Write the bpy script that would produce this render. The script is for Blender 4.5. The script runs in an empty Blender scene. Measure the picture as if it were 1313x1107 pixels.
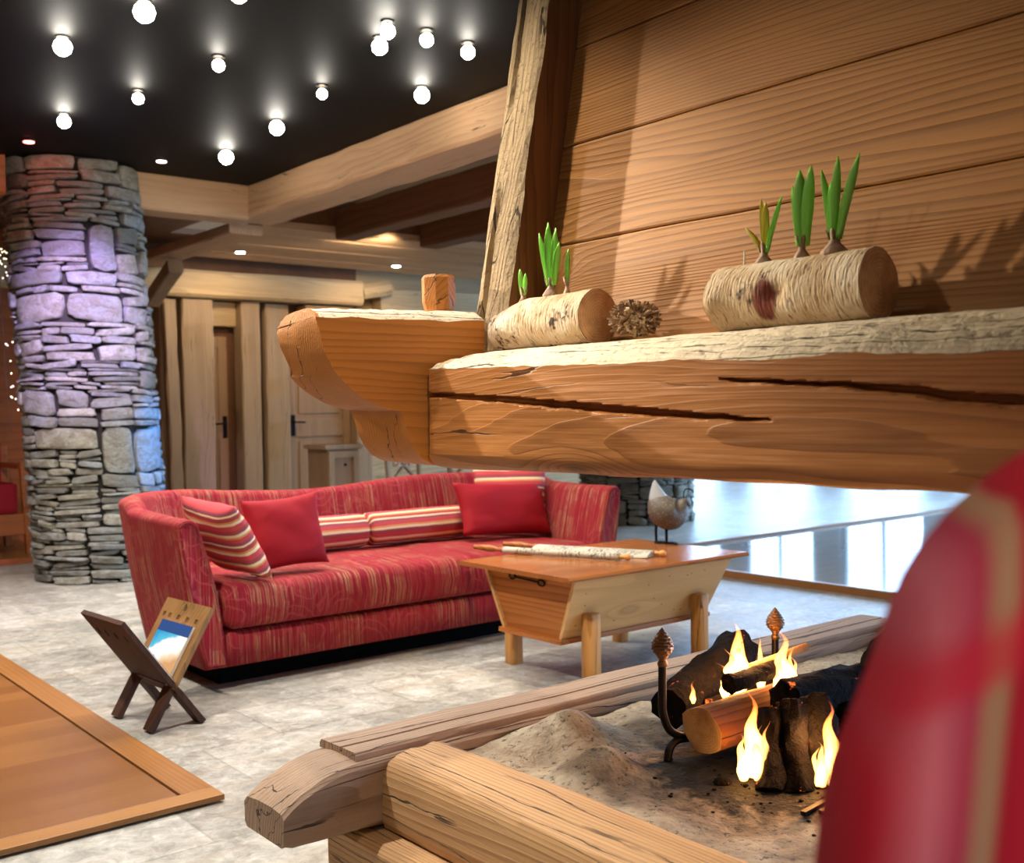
import bpy, bmesh, math, random
from mathutils import Vector, Matrix, noise, Quaternion
PI = math.pi
SC = bpy.context.scene
COL = SC.collection
random.seed(7)

# ------------------------------------------------------------------ camera
CAM_H = 1.2
yaw, pitch, roll = math.radians(39.1535), math.radians(-1.1157), math.radians(-0.9226)
F = Vector((math.sin(yaw)*math.cos(pitch), math.cos(yaw)*math.cos(pitch), math.sin(pitch)))
Rr = Vector((math.cos(yaw), -math.sin(yaw), 0)); Uu = Rr.cross(F)
R2 = Rr*math.cos(roll)+Uu*math.sin(roll); U2 = -Rr*math.sin(roll)+Uu*math.cos(roll)
cam_d = bpy.data.cameras.new('camera'); cam = bpy.data.objects.new('camera', cam_d); COL.objects.link(cam)
M = Matrix((R2, U2, -F)).transposed().to_4x4(); M.translation = Vector((0, 0, CAM_H))
cam.matrix_world = M
cam_d.sensor_width = 36; cam_d.lens = 1382.27/1313*36; cam_d.clip_start = 0.02; cam_d.clip_end = 200
cam_d.dof.use_dof = True; cam_d.dof.focus_distance = 2.6; cam_d.dof.aperture_fstop = 5.0
SC.camera = cam

# ------------------------------------------------------------------ world and light
SC.view_settings.view_transform = 'Standard'; SC.view_settings.look = 'None'
SC.view_settings.exposure = 0.22; SC.view_settings.gamma = 1; SC.view_settings.use_curve_mapping = False
SC.cycles.use_denoising = True
SC.cycles.max_bounces = 7; SC.cycles.diffuse_bounces = 3; SC.cycles.glossy_bounces = 3
SC.cycles.sample_clamp_indirect = 6
w = bpy.data.worlds.new('World'); SC.world = w; w.use_nodes = True
nt = w.node_tree; nt.nodes.clear()
tc = nt.nodes.new('ShaderNodeTexCoord'); sx = nt.nodes.new('ShaderNodeSeparateXYZ')
nt.links.new(tc.outputs['Generated'], sx.inputs[0])
mr = nt.nodes.new('ShaderNodeMapRange'); mr.inputs[1].default_value = 0.45; mr.inputs[2].default_value = 0.7
nt.links.new(sx.outputs[0], mr.inputs[0])
mx = nt.nodes.new('ShaderNodeMix'); mx.data_type = 'RGBA'
mx.inputs[6].default_value = (0.16, 0.125, 0.095, 1)       # dim warm room light behind the camera
mx.inputs[7].default_value = (4.0, 6.4, 10.0, 1)           # cold daylight beyond the windows
nt.links.new(mr.outputs[0], mx.inputs[0])
bg = nt.nodes.new('ShaderNodeBackground'); wo = nt.nodes.new('ShaderNodeOutputWorld')
nt.links.new(mx.outputs[2], bg.inputs[0]); nt.links.new(bg.outputs[0], wo.inputs[0])

def srgb(h):
    h = h.lstrip('#'); c = [int(h[i:i+2], 16)/255 for i in (0, 2, 4)]
    return tuple((x/12.92 if x <= .04045 else ((x+.055)/1.055)**2.4) for x in c)+(1,)

def light(name, kind, loc, energy, color=(1, 1, 1), target=None, size=.05, angle=None, blend=.4, sy=None):
    l = bpy.data.lights.new(name, kind); l.energy = energy; l.color = color
    o = bpy.data.objects.new(name, l); COL.objects.link(o); o.location = loc
    if target is not None:
        o.rotation_euler = (Vector(target)-Vector(loc)).to_track_quat('-Z', 'Y').to_euler()
    if kind == 'AREA':
        l.size = size
        if sy: l.shape = 'RECTANGLE'; l.size_y = sy
    else: l.shadow_soft_size = size
    if kind == 'SPOT': l.spot_size = math.radians(angle or 60); l.spot_blend = blend
    return o
WARM = (1, .80, .56); NEUT = (1, .96, .90)
light('lounge_spot_on_mantel', 'SPOT', (0.15, 5.9, 2.95), 1200, (1, .85, .62), (1.66, 1.66, 1.46), .03, 16.5, 1.0)
light('lounge_spot_on_hood', 'SPOT', (-0.4, 2.35, 2.95), 38, (1, .84, .60), (1.66, 1.25, 1.55), .035, 30, 1.0)
light('spot_above_mantel', 'SPOT', (1.15, 2.25, 3.0), 100, (1, .90, .72), (1.40, 1.9, 1.3), .03, 58, .7)
light('scroll_front_fill', 'SPOT', (.55, .3, 2.5), 60, (1, .82, .55), (1.32, 2.02, 1.28), .03, 26, .9)  # added fill, brightens the front face of the scroll beam
light('scroll_end_fill', 'SPOT', (-.9, 2.6, 2.0), 40, (1, .84, .6), (1.15, 2.12, 1.25), .03, 22, .9)  # added fill from the left for the scroll beam's end
light('armchair_fill', 'SPOT', (-.5, -.5, 2.3), 58, (1, .88, .82), (.42, .15, 1.0), .05, 50, .8)  # added fill from the camera side, lifts the armchair back
light('spot_near_hearth', 'SPOT', (0.45, 3.2, 3.0), 350, NEUT, (0.95, 3.0, 0), .05, 105, .8)
light('spot_left_floor', 'SPOT', (0.6, 6.3, 3.0), 330, NEUT, (1.2, 6.3, 0), .05, 95, .8)
light('spot_timber', 'SPOT', (0.35, 1.2, 2.7), 54, (1, .86, .66), (1.30, 1.65, .42), .05, 46, .8)
light('spot_table', 'SPOT', (2.9, 2.3, 3.0), 170, (1, .78, .48), (3.55, 3.6, .3), .05, 50, .7)
light('spot_column_violet', 'SPOT', (1.9, 6.0, 2.9), 900, (.50, .36, 1), (2.45, 7.8, 1.95), .03, 36, .9)
light('spot_column_blue', 'SPOT', (3.7, 6.3, 2.6), 1000, (.03, .28, 1), (3.15, 8.05, .92), .03, 22, .8)
light('spot_column_warm', 'SPOT', (1.1, 5.4, 3.0), 280, (1, .9, .72), (2.5, 8.0, 1.3), .05, 40, .9)
light('spot_column_foot', 'SPOT', (1.4, 7.2, 3.0), 140, (.9, .82, 1), (1.9, 7.6, 0), .05, 60, .8)
light('back_wall_wash', 'SPOT', (4.63, 9.85, 2.74), 42, WARM, (4.9, 10.9, 1.2), .04, 140, .8)
light('back_wall_wash', 'SPOT', (6.46, 9.88, 2.74), 42, WARM, (6.6, 10.9, 1.2), .04, 140, .8)
light('back_wall_wash', 'SPOT', (5.4, 8.3, 2.7), 45, WARM, (5.6, 11, 2.3), .06, 110, .8)

# ------------------------------------------------------------------ helpers
def ob(name, bm, mats, parent=None, loc=(0, 0, 0), smooth=False):
    """bm in world coordinates; loc = the origin (base) of the thing"""
    loc = Vector(loc) if parent is None else Vector(parent.get('_o', (0, 0, 0)))
    bmesh.ops.translate(bm, verts=bm.verts, vec=-loc)
    bmesh.ops.recalc_face_normals(bm, faces=bm.faces)
    me = bpy.data.meshes.new(name); bm.to_mesh(me); bm.free()
    for m in (mats if isinstance(mats, (list, tuple)) else [mats]): me.materials.append(m)
    if smooth:
        for p in me.polygons: p.use_smooth = True
    o = bpy.data.objects.new(name, me); COL.objects.link(o)
    if parent is None: o.location = loc; o['_o'] = tuple(loc)
    else: o.parent = parent; o['_o'] = parent['_o']
    return o
def tag(o, label, cat, group=None):
    o['label'] = label; o['category'] = cat
    if group: o['group'] = group
    return o
def thing(name, label, cat, loc=(0, 0, 0), group=None):
    o = bpy.data.objects.new(name, None); COL.objects.link(o); o.location = loc; o['_o'] = tuple(loc)
    o.empty_display_size = .1
    return tag(o, label, cat, group)
def struct(o): o['kind'] = 'structure'; return o
def auto_smooth(o, ang=40):
    for p in o.data.polygons: p.use_smooth = True
    try: o.data.set_sharp_from_angle(angle=math.radians(ang))
    except Exception: pass
    return o
def N(x, y, z, s=1.0, seed=0.0): return noise.noise(Vector((x*s+seed, y*s-seed*.7, z*s+seed*1.3)))
def loft(bm, loops, closed=True, caps=True, mat=0, uv=None):
    rows = [[bm.verts.new(p) for p in L] for L in loops]
    n = len(rows[0]); fs = []
    for i in range(len(rows)-1):
        for j in range(n if closed else n-1):
            k = (j+1) % n
            f = bm.faces.new((rows[i][j], rows[i][k], rows[i+1][k], rows[i+1][j])); f.material_index = mat; fs.append(f)
    if caps:
        for r in (rows[0], rows[-1]):
            f = bm.faces.new(r); f.material_index = mat; fs.append(f)
    if uv is not None:
        ul = bm.loops.layers.uv.verify()
        for i in range(len(rows)-1):
            pass
    return rows, fs
def box(bm, x0, x1, y0, y1, z0, z1, bev=0.0, mat=0):
    vs = [bm.verts.new((x, y, z)) for x in (x0, x1) for y in (y0, y1) for z in (z0, z1)]
    idx = [(0, 1, 3, 2), (4, 6, 7, 5), (0, 4, 5, 1), (2, 3, 7, 6), (0, 2, 6, 4), (1, 5, 7, 3)]
    fs = [bm.faces.new([vs[i] for i in q]) for q in idx]
    for f in fs: f.material_index = mat
    if bev:
        es = list({e for f in fs for e in f.edges})
        bmesh.ops.bevel(bm, geom=es, offset=bev, segments=2, affect='EDGES', profile=.6)
def obox(bm, c, ax, ay, az, hx, hy, hz, bev=0):
    """oriented box, axes unit vectors"""
    b2 = bmesh.new(); box(b2, -hx, hx, -hy, hy, -hz, hz, bev)
    Mx = Matrix((Vector(ax), Vector(ay), Vector(az))).transposed().to_4x4(); Mx.translation = Vector(c)
    b2.transform(Mx); me = bpy.data.meshes.new('t'); b2.to_mesh(me); b2.free(); bm.from_mesh(me); bpy.data.meshes.remove(me)
def beam(bm, p0, p1, wd, ht, wob=.004, ch=.012, seg=None, seed=0, up=(0, 0, 1)):
    """hewn beam from p0 to p1 (centre line), chamfered section with wobble"""
    p0, p1 = Vector(p0), Vector(p1); d = (p1-p0); L = d.length; d.normalize()
    s = Vector(up).cross(d).normalized(); u = d.cross(s).normalized()
    seg = seg or max(2, int(L/.08)); loops = []
    a, b = wd/2, ht/2
    sec = [(-a+ch, -b), (a-ch, -b), (a, -b+ch), (a, b-ch), (a-ch, b), (-a+ch, b), (-a, b-ch), (-a, -b+ch)]
    for i in range(seg+1):
        c = p0+d*(L*i/seg); lp = []
        for k, (x, y) in enumerate(sec):
            n1 = N(c.x*3, c.y*3, c.z*3+k*5, 1, seed)*wob; n2 = N(c.x*3, c.y*3+9, c.z*3+k*5, 1, seed)*wob
            lp.append(c+s*(x+n1)+u*(y+n2))
        loops.append(lp)
    loft(bm, loops)
def lathe(bm, c, prof, n=20, axis='z', wob=0, seed=0):
    loops = []
    for r, h in prof:
        lp = []
        for i in range(n):
            a = 2*PI*i/n; rr = r*(1+wob*N(math.cos(a)*2, math.sin(a)*2, h*9, 1, seed))
            v = (rr*math.cos(a), rr*math.sin(a), h)
            if axis == 'x': v = (v[2], v[0], v[1])
            if axis == 'y': v = (v[0], v[2], v[1])
            lp.append(Vector(c)+Vector(v))
        loops.append(lp)
    loft(bm, loops)
def tube(bm, pts, rad, n=10, caps=True):
    pts = [Vector(p) for p in pts]; loops = []
    rads = rad if isinstance(rad, (list, tuple)) else [rad]*len(pts)
    ref = Vector((0, 0, 1)); s = None
    for i, p in enumerate(pts):
        d = (pts[min(i+1, len(pts)-1)]-pts[max(i-1, 0)]).normalized()
        if s is None:
            if abs(d.z) > .9: ref = Vector((1, 0, 0))
            s = ref.cross(d).normalized()
        else: s = (s-d*s.dot(d)).normalized()
        t = d.cross(s)
        loops.append([p+(s*math.cos(2*PI*k/n)+t*math.sin(2*PI*k/n))*rads[i] for k in range(n)])
    loft(bm, loops, caps=caps)
def smooth_path(pts, k=6):
    out = []; P = [Vector(p) for p in pts]
    for i in range(len(P)-1):
        a, b, c, d = P[max(i-1, 0)], P[i], P[i+1], P[min(i+2, len(P)-1)]
        for j in range(k):
            t = j/k
            out.append(.5*((2*b)+(c-a)*t+(2*a-5*b+4*c-d)*t*t+(3*b-a-3*c+d)*t**3))
    out.append(P[-1]); return out
def uvgrid(bm, fn, nu, nv, uvfn=None, closed_u=False, mat=0):
    """surface patch fn(u,v); returns verts grid"""
    ul = bm.loops.layers.uv.verify()
    g = [[bm.verts.new(fn(i/nu, j/nv)) for j in range(nv+1)] for i in range(nu+(0 if closed_u else 1))]
    for i in range(nu):
        for j in range(nv):
            i2 = (i+1) % len(g) if closed_u else i+1
            try: f = bm.faces.new((g[i][j], g[i2][j], g[i2][j+1], g[i][j+1]))
            except ValueError: continue
            f.material_index = mat; f.smooth = True
            for l, (a, b) in zip(f.loops, ((i, j), (i+1, j), (i+1, j+1), (i, j+1))):
                u, v = a/nu, b/nv
                l[ul].uv = uvfn(u, v) if uvfn else (u, v)
    return g

# ------------------------------------------------------------------ materials
class MB:
    def __init__(s, name):
        s.m = bpy.data.materials.new(name); s.m.use_nodes = True; s.t = s.m.node_tree; s.t.nodes.clear()
        s.out = s.t.nodes.new('ShaderNodeOutputMaterial')
        s.b = s.t.nodes.new('ShaderNodeBsdfPrincipled'); s.t.links.new(s.b.outputs[0], s.out.inputs[0])
    def n(s, kind, **kw):
        x = s.t.nodes.new('ShaderNode'+kind)
        for k, v in kw.items(): setattr(x, k, v)
        return x
    def l(s, a, b): s.t.links.new(a, b)
    def coord(s, kind='Object', scale=(1, 1, 1), loc=(0, 0, 0), rot=(0, 0, 0)):
        c = s.n('TexCoord'); m = s.n('Mapping'); s.l(c.outputs[kind], m.inputs[0])
        m.inputs['Scale'].default_value = scale; m.inputs['Location'].default_value = loc; m.inputs['Rotation'].default_value = rot
        return m.outputs[0]
    def noise(s, vec, scale, detail=3, rough=.5, dist=0):
        x = s.n('TexNoise'); s.l(vec, x.inputs['Vector']); x.inputs['Scale'].default_value = scale
        x.inputs['Detail'].default_value = detail; x.inputs['Roughness'].default_value = rough; x.inputs['Distortion'].default_value = dist
        return x.outputs[0]
    def math(s, op, a, b=None, c=None, clamp=False):
        x = s.n('Math', operation=op); x.use_clamp = clamp
        for i, v in enumerate((a, b, c)):
            if v is None: continue
            if isinstance(v, (int, float)): x.inputs[i].default_value = v
            else: s.l(v, x.inputs[i])
        return x.outputs[0]
    def ramp(s, fac, stops, interp='LINEAR'):
        x = s.n('ValToRGB'); x.color_ramp.interpolation = interp; s.l(fac, x.inputs[0])
        e = x.color_ramp.elements
        while len(e) < len(stops): e.new(.5)
        for i, (p, c) in enumerate(stops):
            e[i].position = p; e[i].color = c if len(c) == 4 else tuple(c)+(1,)
        return x.outputs[0]
    def mix(s, fac, a, b, mode='MIX'):
        x = s.n('Mix', data_type='RGBA', blend_type=mode)
        for i, v in ((0, fac), (6, a), (7, b)):
            if isinstance(v, (int, float)): x.inputs[i].default_value = v
            elif isinstance(v, tuple): x.inputs[i].default_value = v
            else: s.l(v, x.inputs[i])
        return x.outputs[2]
    def bump(s, h, strength=.5, dist=.01, normal=None):
        x = s.n('Bump'); x.inputs['Strength'].default_value = strength; x.inputs['Distance'].default_value = dist
        s.l(h, x.inputs['Height'])
        if normal: s.l(normal, x.inputs['Normal'])
        return x.outputs[0]
    def fin(s, color=None, rough=.6, normal=None, metal=0, spec=None, **kw):
        if color is not None:
            if isinstance(color, tuple): s.b.inputs['Base Color'].default_value = color
            else: s.l(color, s.b.inputs['Base Color'])
        if isinstance(rough, (int, float)): s.b.inputs['Roughness'].default_value = rough
        else: s.l(rough, s.b.inputs['Roughness'])
        if normal is not None: s.l(normal, s.b.inputs['Normal'])
        s.b.inputs['Metallic'].default_value = metal
        if spec is not None: s.b.inputs['Specular IOR Level'].default_value = spec
        for k, v in kw.items(): s.b.inputs[k].default_value = v
        return s.m
GRAY = lambda v: (v, v, v, 1)
def wood(name, light_c, dark_c, axis='X', ring=14, rough=.6, cracks=0.5, knots=1.0, bump=.4, seed=0, weather=0, vary=.25, off=(.35, .42), warp=.17):
    b = MB(name); ai = 'XYZ'.index(axis)
    sc = [1, 1, 1]; sc[ai] = .10
    loc = [seed*1.7, seed*2.3, seed*.9]; o = [0, 1, 2]; o.remove(ai); loc[o[0]] += off[0]; loc[o[1]] += off[1]
    v = b.coord('Object', tuple(sc), (0, 0, 0))
    warpn = b.n('TexNoise'); b.l(v, warpn.inputs[0]); warpn.inputs['Scale'].default_value = 3.2; warpn.inputs['Detail'].default_value = 2
    sub = b.n('VectorMath', operation='SUBTRACT'); b.l(warpn.outputs[1], sub.inputs[0]); sub.inputs[1].default_value = (.5, .5, .5)
    scl = b.n('VectorMath', operation='SCALE'); b.l(sub.outputs[0], scl.inputs[0]); scl.inputs['Scale'].default_value = warp
    add = b.n('VectorMath', operation='ADD'); b.l(v, add.inputs[0]); b.l(scl.outputs[0], add.inputs[1])
    # knots
    ks = [1, 1, 1]; ks[ai] = .35
    kv = b.coord('Object', tuple(ks), tuple(loc))
    vo = b.n('TexVoronoi', feature='F1'); b.l(kv, vo.inputs['Vector']); vo.inputs['Scale'].default_value = 2.6
    kd = vo.outputs['Distance']
    kfall = b.math('MULTIPLY', b.math('POWER', b.math('SUBTRACT', 1.0, b.math('MULTIPLY', kd, 5.0, clamp=True), clamp=True), 2.0), .09*knots)
    sp = b.n('SeparateXYZ'); b.l(add.outputs[0], sp.inputs[0])
    c1 = b.math('ADD', sp.outputs[o[0]], loc[o[0]]); c2 = b.math('ADD', sp.outputs[o[1]], loc[o[1]])
    r = b.math('SQRT', b.math('ADD', b.math('MULTIPLY', c1, c1), b.math('MULTIPLY', c2, c2)))
    r = b.math('ADD', r, kfall)
    ph = b.math('FRACT', b.math('MULTIPLY', r, float(ring)*5))
    ringv = b.ramp(ph, [(0, GRAY(0)), (.55, GRAY(.35)), (.86, GRAY(1)), (.97, GRAY(.9)), (1, GRAY(0))])
    fs = [160, 160, 160]; fs[ai] = 4
    fine = b.noise(b.coord('Object', tuple(fs), tuple(loc)), 1, 3, .6)
    big = b.noise(b.coord('Object', tuple(sc), tuple(loc)), 2.2, 3)
    ms = [14, 14, 14]; ms[ai] = 1.2
    mid = b.noise(b.coord('Object', tuple(ms), tuple(loc)), 1, 4, .6)
    ramp_mod = b.math('MULTIPLY', b.math('ADD', b.math('MULTIPLY', b.ramp(b.noise(b.coord('Object', tuple(sc), tuple(loc[::-1])), 5, 2), [(.35, GRAY(0)), (.65, GRAY(1))]), .6), .25), ringv)
    fac = b.math('ADD', b.math('MULTIPLY', ramp_mod, .75), b.math('MULTIPLY', b.math('SUBTRACT', fine, .5), .5))
    fac = b.math('ADD', fac, b.math('MULTIPLY', b.math('SUBTRACT', mid, .45), .9), clamp=True)
    col = b.mix(fac, light_c, dark_c)
    lo = tuple(c*(1-vary) for c in light_c[:3])+(1,)
    bigr = b.ramp(big, [(.35, GRAY(0)), (.65, GRAY(1))])
    col = b.mix(b.math('MULTIPLY', bigr, vary*1.6), col, b.mix(.5, lo, dark_c))
    kn = b.ramp(kd, [(0, GRAY(1)), (.05, GRAY(.8)), (.085, GRAY(0))])
    dk = tuple(c*.35 for c in dark_c[:3])+(1,)
    if knots: col = b.mix(b.math('MULTIPLY', kn, .75*min(knots, 1)), col, dk)
    hgt = b.math('ADD', b.math('MULTIPLY', ramp_mod, .55), b.math('MULTIPLY', fine, .45))
    if cracks:
        cs = [9, 9, 9]; cs[ai] = 1.1
        cn = b.noise(b.coord('Object', tuple(cs), (loc[1], loc[2], loc[0])), 1, 5, .55)
        cu = b.math('ADD', b.math('MULTIPLY', b.math('ADD', c1, b.math('MULTIPLY', c2, 1.13)), 19.0), b.math('MULTIPLY', cn, 3.2))
        line = b.ramp(b.math('ABSOLUTE', b.math('SUBTRACT', b.math('FRACT', cu), .5)), [(0, GRAY(1)), (.022, GRAY(1)), (.045, GRAY(0))])
        ps = [9, 9, 9]; ps[ai] = 2.2
        pm = b.ramp(b.noise(b.coord('Object', tuple(ps), (loc[2], loc[0], loc[1])), 1, 2), [(.62-.2*cracks, GRAY(0)), (.70-.2*cracks, GRAY(1))])
        cr = b.math('MULTIPLY', line, pm)
        col = b.mix(b.math('MULTIPLY', cr, .85), col, (.02, .012, .006, 1))
        hgt = b.math('SUBTRACT', hgt, b.math('MULTIPLY', cr, 1.5))
    if weather:
        wn = b.noise(b.coord('Object', (1, 1, 1), tuple(loc)), 60, 4, .7)
        hgt = b.math('ADD', hgt, b.math('MULTIPLY', wn, weather))
        wr = b.ramp(wn, [(.36, GRAY(1)), (.44, GRAY(0))])
        col = b.mix(b.math('MULTIPLY', wr, min(.6, weather*.45)), col, (.10, .065, .035, 1))
    return b.fin(col, rough, b.bump(hgt, bump, .004), spec=.35)

OR_L, OR_D = srgb('#D79452'), srgb('#A5622B')
PL_L, PL_D = srgb('#D6AE7E'), srgb('#A37A4C')
m_mantel = wood('mantel_wood', srgb('#BC7C42'), srgb('#74441C'), 'Y', 22, .55, .35, 1, .6, 3, warp=.30)
m_scroll = wood('scroll_wood', srgb('#BE7A38'), srgb('#86501E'), 'X', 22, .55, .25, 1, .6, 5)
m_waney = wood('waney_wood', srgb('#E8DAC0'), srgb('#A88A66'), 'Y', 12, .8, 1.0, 0, .9, 8, weather=1.6)
m_waneyx = wood('waney_wood_across', srgb('#F0E6D2'), srgb('#B89C78'), 'X', 12, .8, 1.0, 0, .9, 9, weather=1.6)
m_hood = wood('hood_plank_wood', srgb('#BC8348'), srgb('#70431E'), 'Y', 23, .5, 0, 1.0, .8, 12, off=(.10, .9), warp=.34)
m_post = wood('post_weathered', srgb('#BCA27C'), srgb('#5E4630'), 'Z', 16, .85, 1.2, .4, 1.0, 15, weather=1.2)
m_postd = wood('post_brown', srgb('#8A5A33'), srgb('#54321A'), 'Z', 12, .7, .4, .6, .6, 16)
m_hearthY = wood('hearth_timber_wood', srgb('#C69C6C'), srgb('#8C5E36'), 'Y', 18, .65, 1.0, .6, .7, 21, weather=.12)
m_hearthX = wood('hearth_timber_wood_across', srgb('#B0937A'), srgb('#705844'), 'X', 18, .7, .9, .6, .7, 23, weather=.2)
m_ceilX = wood('ceiling_beam_wood_across', srgb('#CDA57C'), srgb('#A37E58'), 'X', 7, .7, .3, .5, .25, 31)
m_ceilY = wood('ceiling_beam_wood', srgb('#CDA57C'), srgb('#A37E58'), 'Y', 7, .7, .3, .5, .25, 33)
m_joist = wood('dark_joist_wood', srgb('#7A4F2E'), srgb('#4E2F1A'), 'Y', 7, .7, .2, .4, .2, 35)
m_back = wood('pale_post_wood', srgb('#B39470'), srgb('#765A3C'), 'Z', 14, .6, .3, .6, .25, 41)
m_backX = wood('pale_lintel_wood', srgb('#C6A678'), srgb('#8A6A42'), 'X', 14, .6, .2, .5, .25, 43)
m_door = wood('door_wood', srgb('#A98560'), srgb('#74543A'), 'Z', 14, .5, .1, .4, .2, 45)
m_tabtop = wood('table_top_wood', srgb('#AC6A3A'), srgb('#743E1E'), 'X', 16, .16, .1, .5, .2, 51)
m_tabside = wood('table_side_pine', srgb('#E2B276'), srgb('#BC8546'), 'X', 12, .5, .0, .35, .2, 53)
m_tabend = wood('table_end_pine', srgb('#C07636'), srgb('#7A3E14'), 'Y', 13, .45, .1, 1.0, .2, 55)
m_leg = wood('table_leg_pine', srgb('#D69C58'), srgb('#9C6028'), 'Z', 9, .55, .4, .3, .3, 57)
m_rackd = wood('rack_dark_wood', srgb('#4A2A16'), srgb('#241208'), 'Z', 8, .75, .2, .4, .2, 61)
m_rackl = wood('rack_light_wood', srgb('#9A7040'), srgb('#5E3E1E'), 'Z', 8, .5, .3, .7, .2, 63)
m_platY = wood('platform_oak', srgb('#A06C3C'), srgb('#784A22'), 'Y', 12, .32, .0, .5, .1, 65)
m_platX = wood('platform_oak_across', srgb('#B07C48'), srgb('#84562A'), 'X', 12, .32, .0, .5, .1, 66)
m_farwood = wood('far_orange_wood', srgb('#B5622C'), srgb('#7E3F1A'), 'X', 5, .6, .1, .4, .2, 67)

def simple(name, c, rough=.5, metal=0, em=None, es=0):
    b = MB(name); m = b.fin(c, rough, metal=metal)
    if em: b.b.inputs['Emission Color'].default_value = em; b.b.inputs['Emission Strength'].default_value = es
    return m
m_black = MB('black_ceiling_paint').fin(srgb('#0A0908'), .6, spec=.12)
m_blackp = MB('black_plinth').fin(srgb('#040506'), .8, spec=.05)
m_iron = MB('black_iron')
m_iron = m_iron.fin(srgb('#1E1A1C'), .45, m_iron.bump(m_iron.noise(m_iron.coord(), 120, 3), .3, .003), metal=.8)
m_brass = simple('brass', srgb('#B08048'), .3, 1)
m_steel = simple('brushed_steel', srgb('#9A9690'), .3, 1)
m_bulb = simple('lit_halogen', (1, 1, 1, 1), .3, 0, (1, .93, .80, 1), 45)
m_bulbfar = simple('lit_halogen_warm', (1, 1, 1, 1), .3, 0, (1, .9, .72, 1), 30)
m_redlamp = simple('lit_red_lamp', (1, .2, .2, 1), .3, 0, (1, .16, .14, 1), 14)
m_pinklamp = simple('lit_pink_lamp', (1, .6, .6, 1), .3, 0, (1, .62, .55, 1), 10)

def stripes(name, axis='V', period=.16):
    b = MB(name); v = b.coord('UV')
    sp = b.n('SeparateXYZ'); b.l(v, sp.inputs[0])
    x = sp.outputs[1 if axis == 'V' else 0]
    wn = b.noise(v, 9, 2)
    f = b.math('FRACT', b.math('ADD', b.math('DIVIDE', x, period), b.math('MULTIPLY', wn, .04)))
    R, C, O, P, D = srgb('#C2283A'), srgb('#EBD3A6'), srgb('#D98A4A'), srgb('#8C2A48'), srgb('#A01F2C')
    col = b.ramp(f, [(0, R), (.16, C), (.25, O), (.31, D), (.44, C), (.50, P), (.60, R), (.72, O), (.78, C), (.87, P), (.93, D)], 'CONSTANT')
    th = b.noise(b.coord('UV', (900, 900, 1)), 1, 1)
    col = b.mix(.12, col, b.mix(th, (.2, .05, .05, 1), (1, .8, .6, 1)))
    return b.fin(col, .85, b.bump(th, .3, .001), spec=.2)
m_stripe = stripes('striped_cushion_fabric')
def upholstery():
    b = MB('red_patterned_upholstery'); 
    v1 = b.coord('UV', (150, 1.6, 1)); n1 = b.noise(v1, 1, 2, .6)
    base = b.ramp(n1, [(.30, srgb('#6E1220')), (.40, srgb('#94142A')), (.50, srgb('#A41C2E')), (.545, srgb('#B87048')), (.565, srgb('#9C1628')), (.615, srgb('#CCA878')), (.64, srgb('#8A1628')), (.68, srgb('#5E2A40')), (.73, srgb('#B08C66'))])
    # swirling paisley islands of plain red
    v2 = b.coord('UV', (1, 1, 1)); vo = b.n('TexVoronoi', feature='F1'); 
    wn = b.n('TexNoise'); b.l(v2, wn.inputs[0]); wn.inputs['Scale'].default_value = 7
    ad = b.n('VectorMath', operation='SCALE'); b.l(wn.outputs[1], ad.inputs[0]); ad.inputs['Scale'].default_value = .10
    a2 = b.n('VectorMath', operation='ADD'); b.l(v2, a2.inputs[0]); b.l(ad.outputs[0], a2.inputs[1])
    b.l(a2.outputs[0], vo.inputs['Vector']); vo.inputs['Scale'].default_value = 5.5
    d = vo.outputs['Distance']
    isl = b.ramp(b.noise(a2.outputs[0], 6, 2), [(.47, GRAY(0)), (.50, GRAY(1))])
    col = b.mix(b.math('MULTIPLY', isl, .6), base, srgb('#9C1228'))
    arc = b.ramp(b.math('FRACT', b.math('MULTIPLY', d, 5.0)), [(0, GRAY(1)), (.10, GRAY(1)), (.15, GRAY(0)), (.9, GRAY(0)), (1, GRAY(1))])
    msk = b.ramp(b.noise(v2, 3, 1), [(.45, GRAY(0)), (.5, GRAY(1))])
    col = b.mix(b.math('MULTIPLY', arc, b.math('MULTIPLY', msk, .45)), col, srgb('#C85058'))
    th = b.noise(b.coord('UV', (500, 500, 1)), 1, 1)
    col = b.mix(1.0, col, (.74, .70, .72, 1), 'MULTIPLY')
    return b.fin(col, .8, b.bump(b.math('ADD', th, n1), .35, .002), spec=.25)
m_sofa = upholstery()
def redcloth():
    b = MB('plain_red_cushion_cloth'); n1 = b.noise(b.coord('UV', (300, 300, 1)), 1, 2)
    n2 = b.noise(b.coord('UV', (3, 3, 1)), 1, 3)
    col = b.mix(n1, srgb('#860C18'), srgb('#A2121F'))
    return b.fin(col, .75, b.bump(b.math('ADD', b.math('MULTIPLY', n1, .15), n2), .25, .006), spec=.25)
m_red = redcloth()
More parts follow.
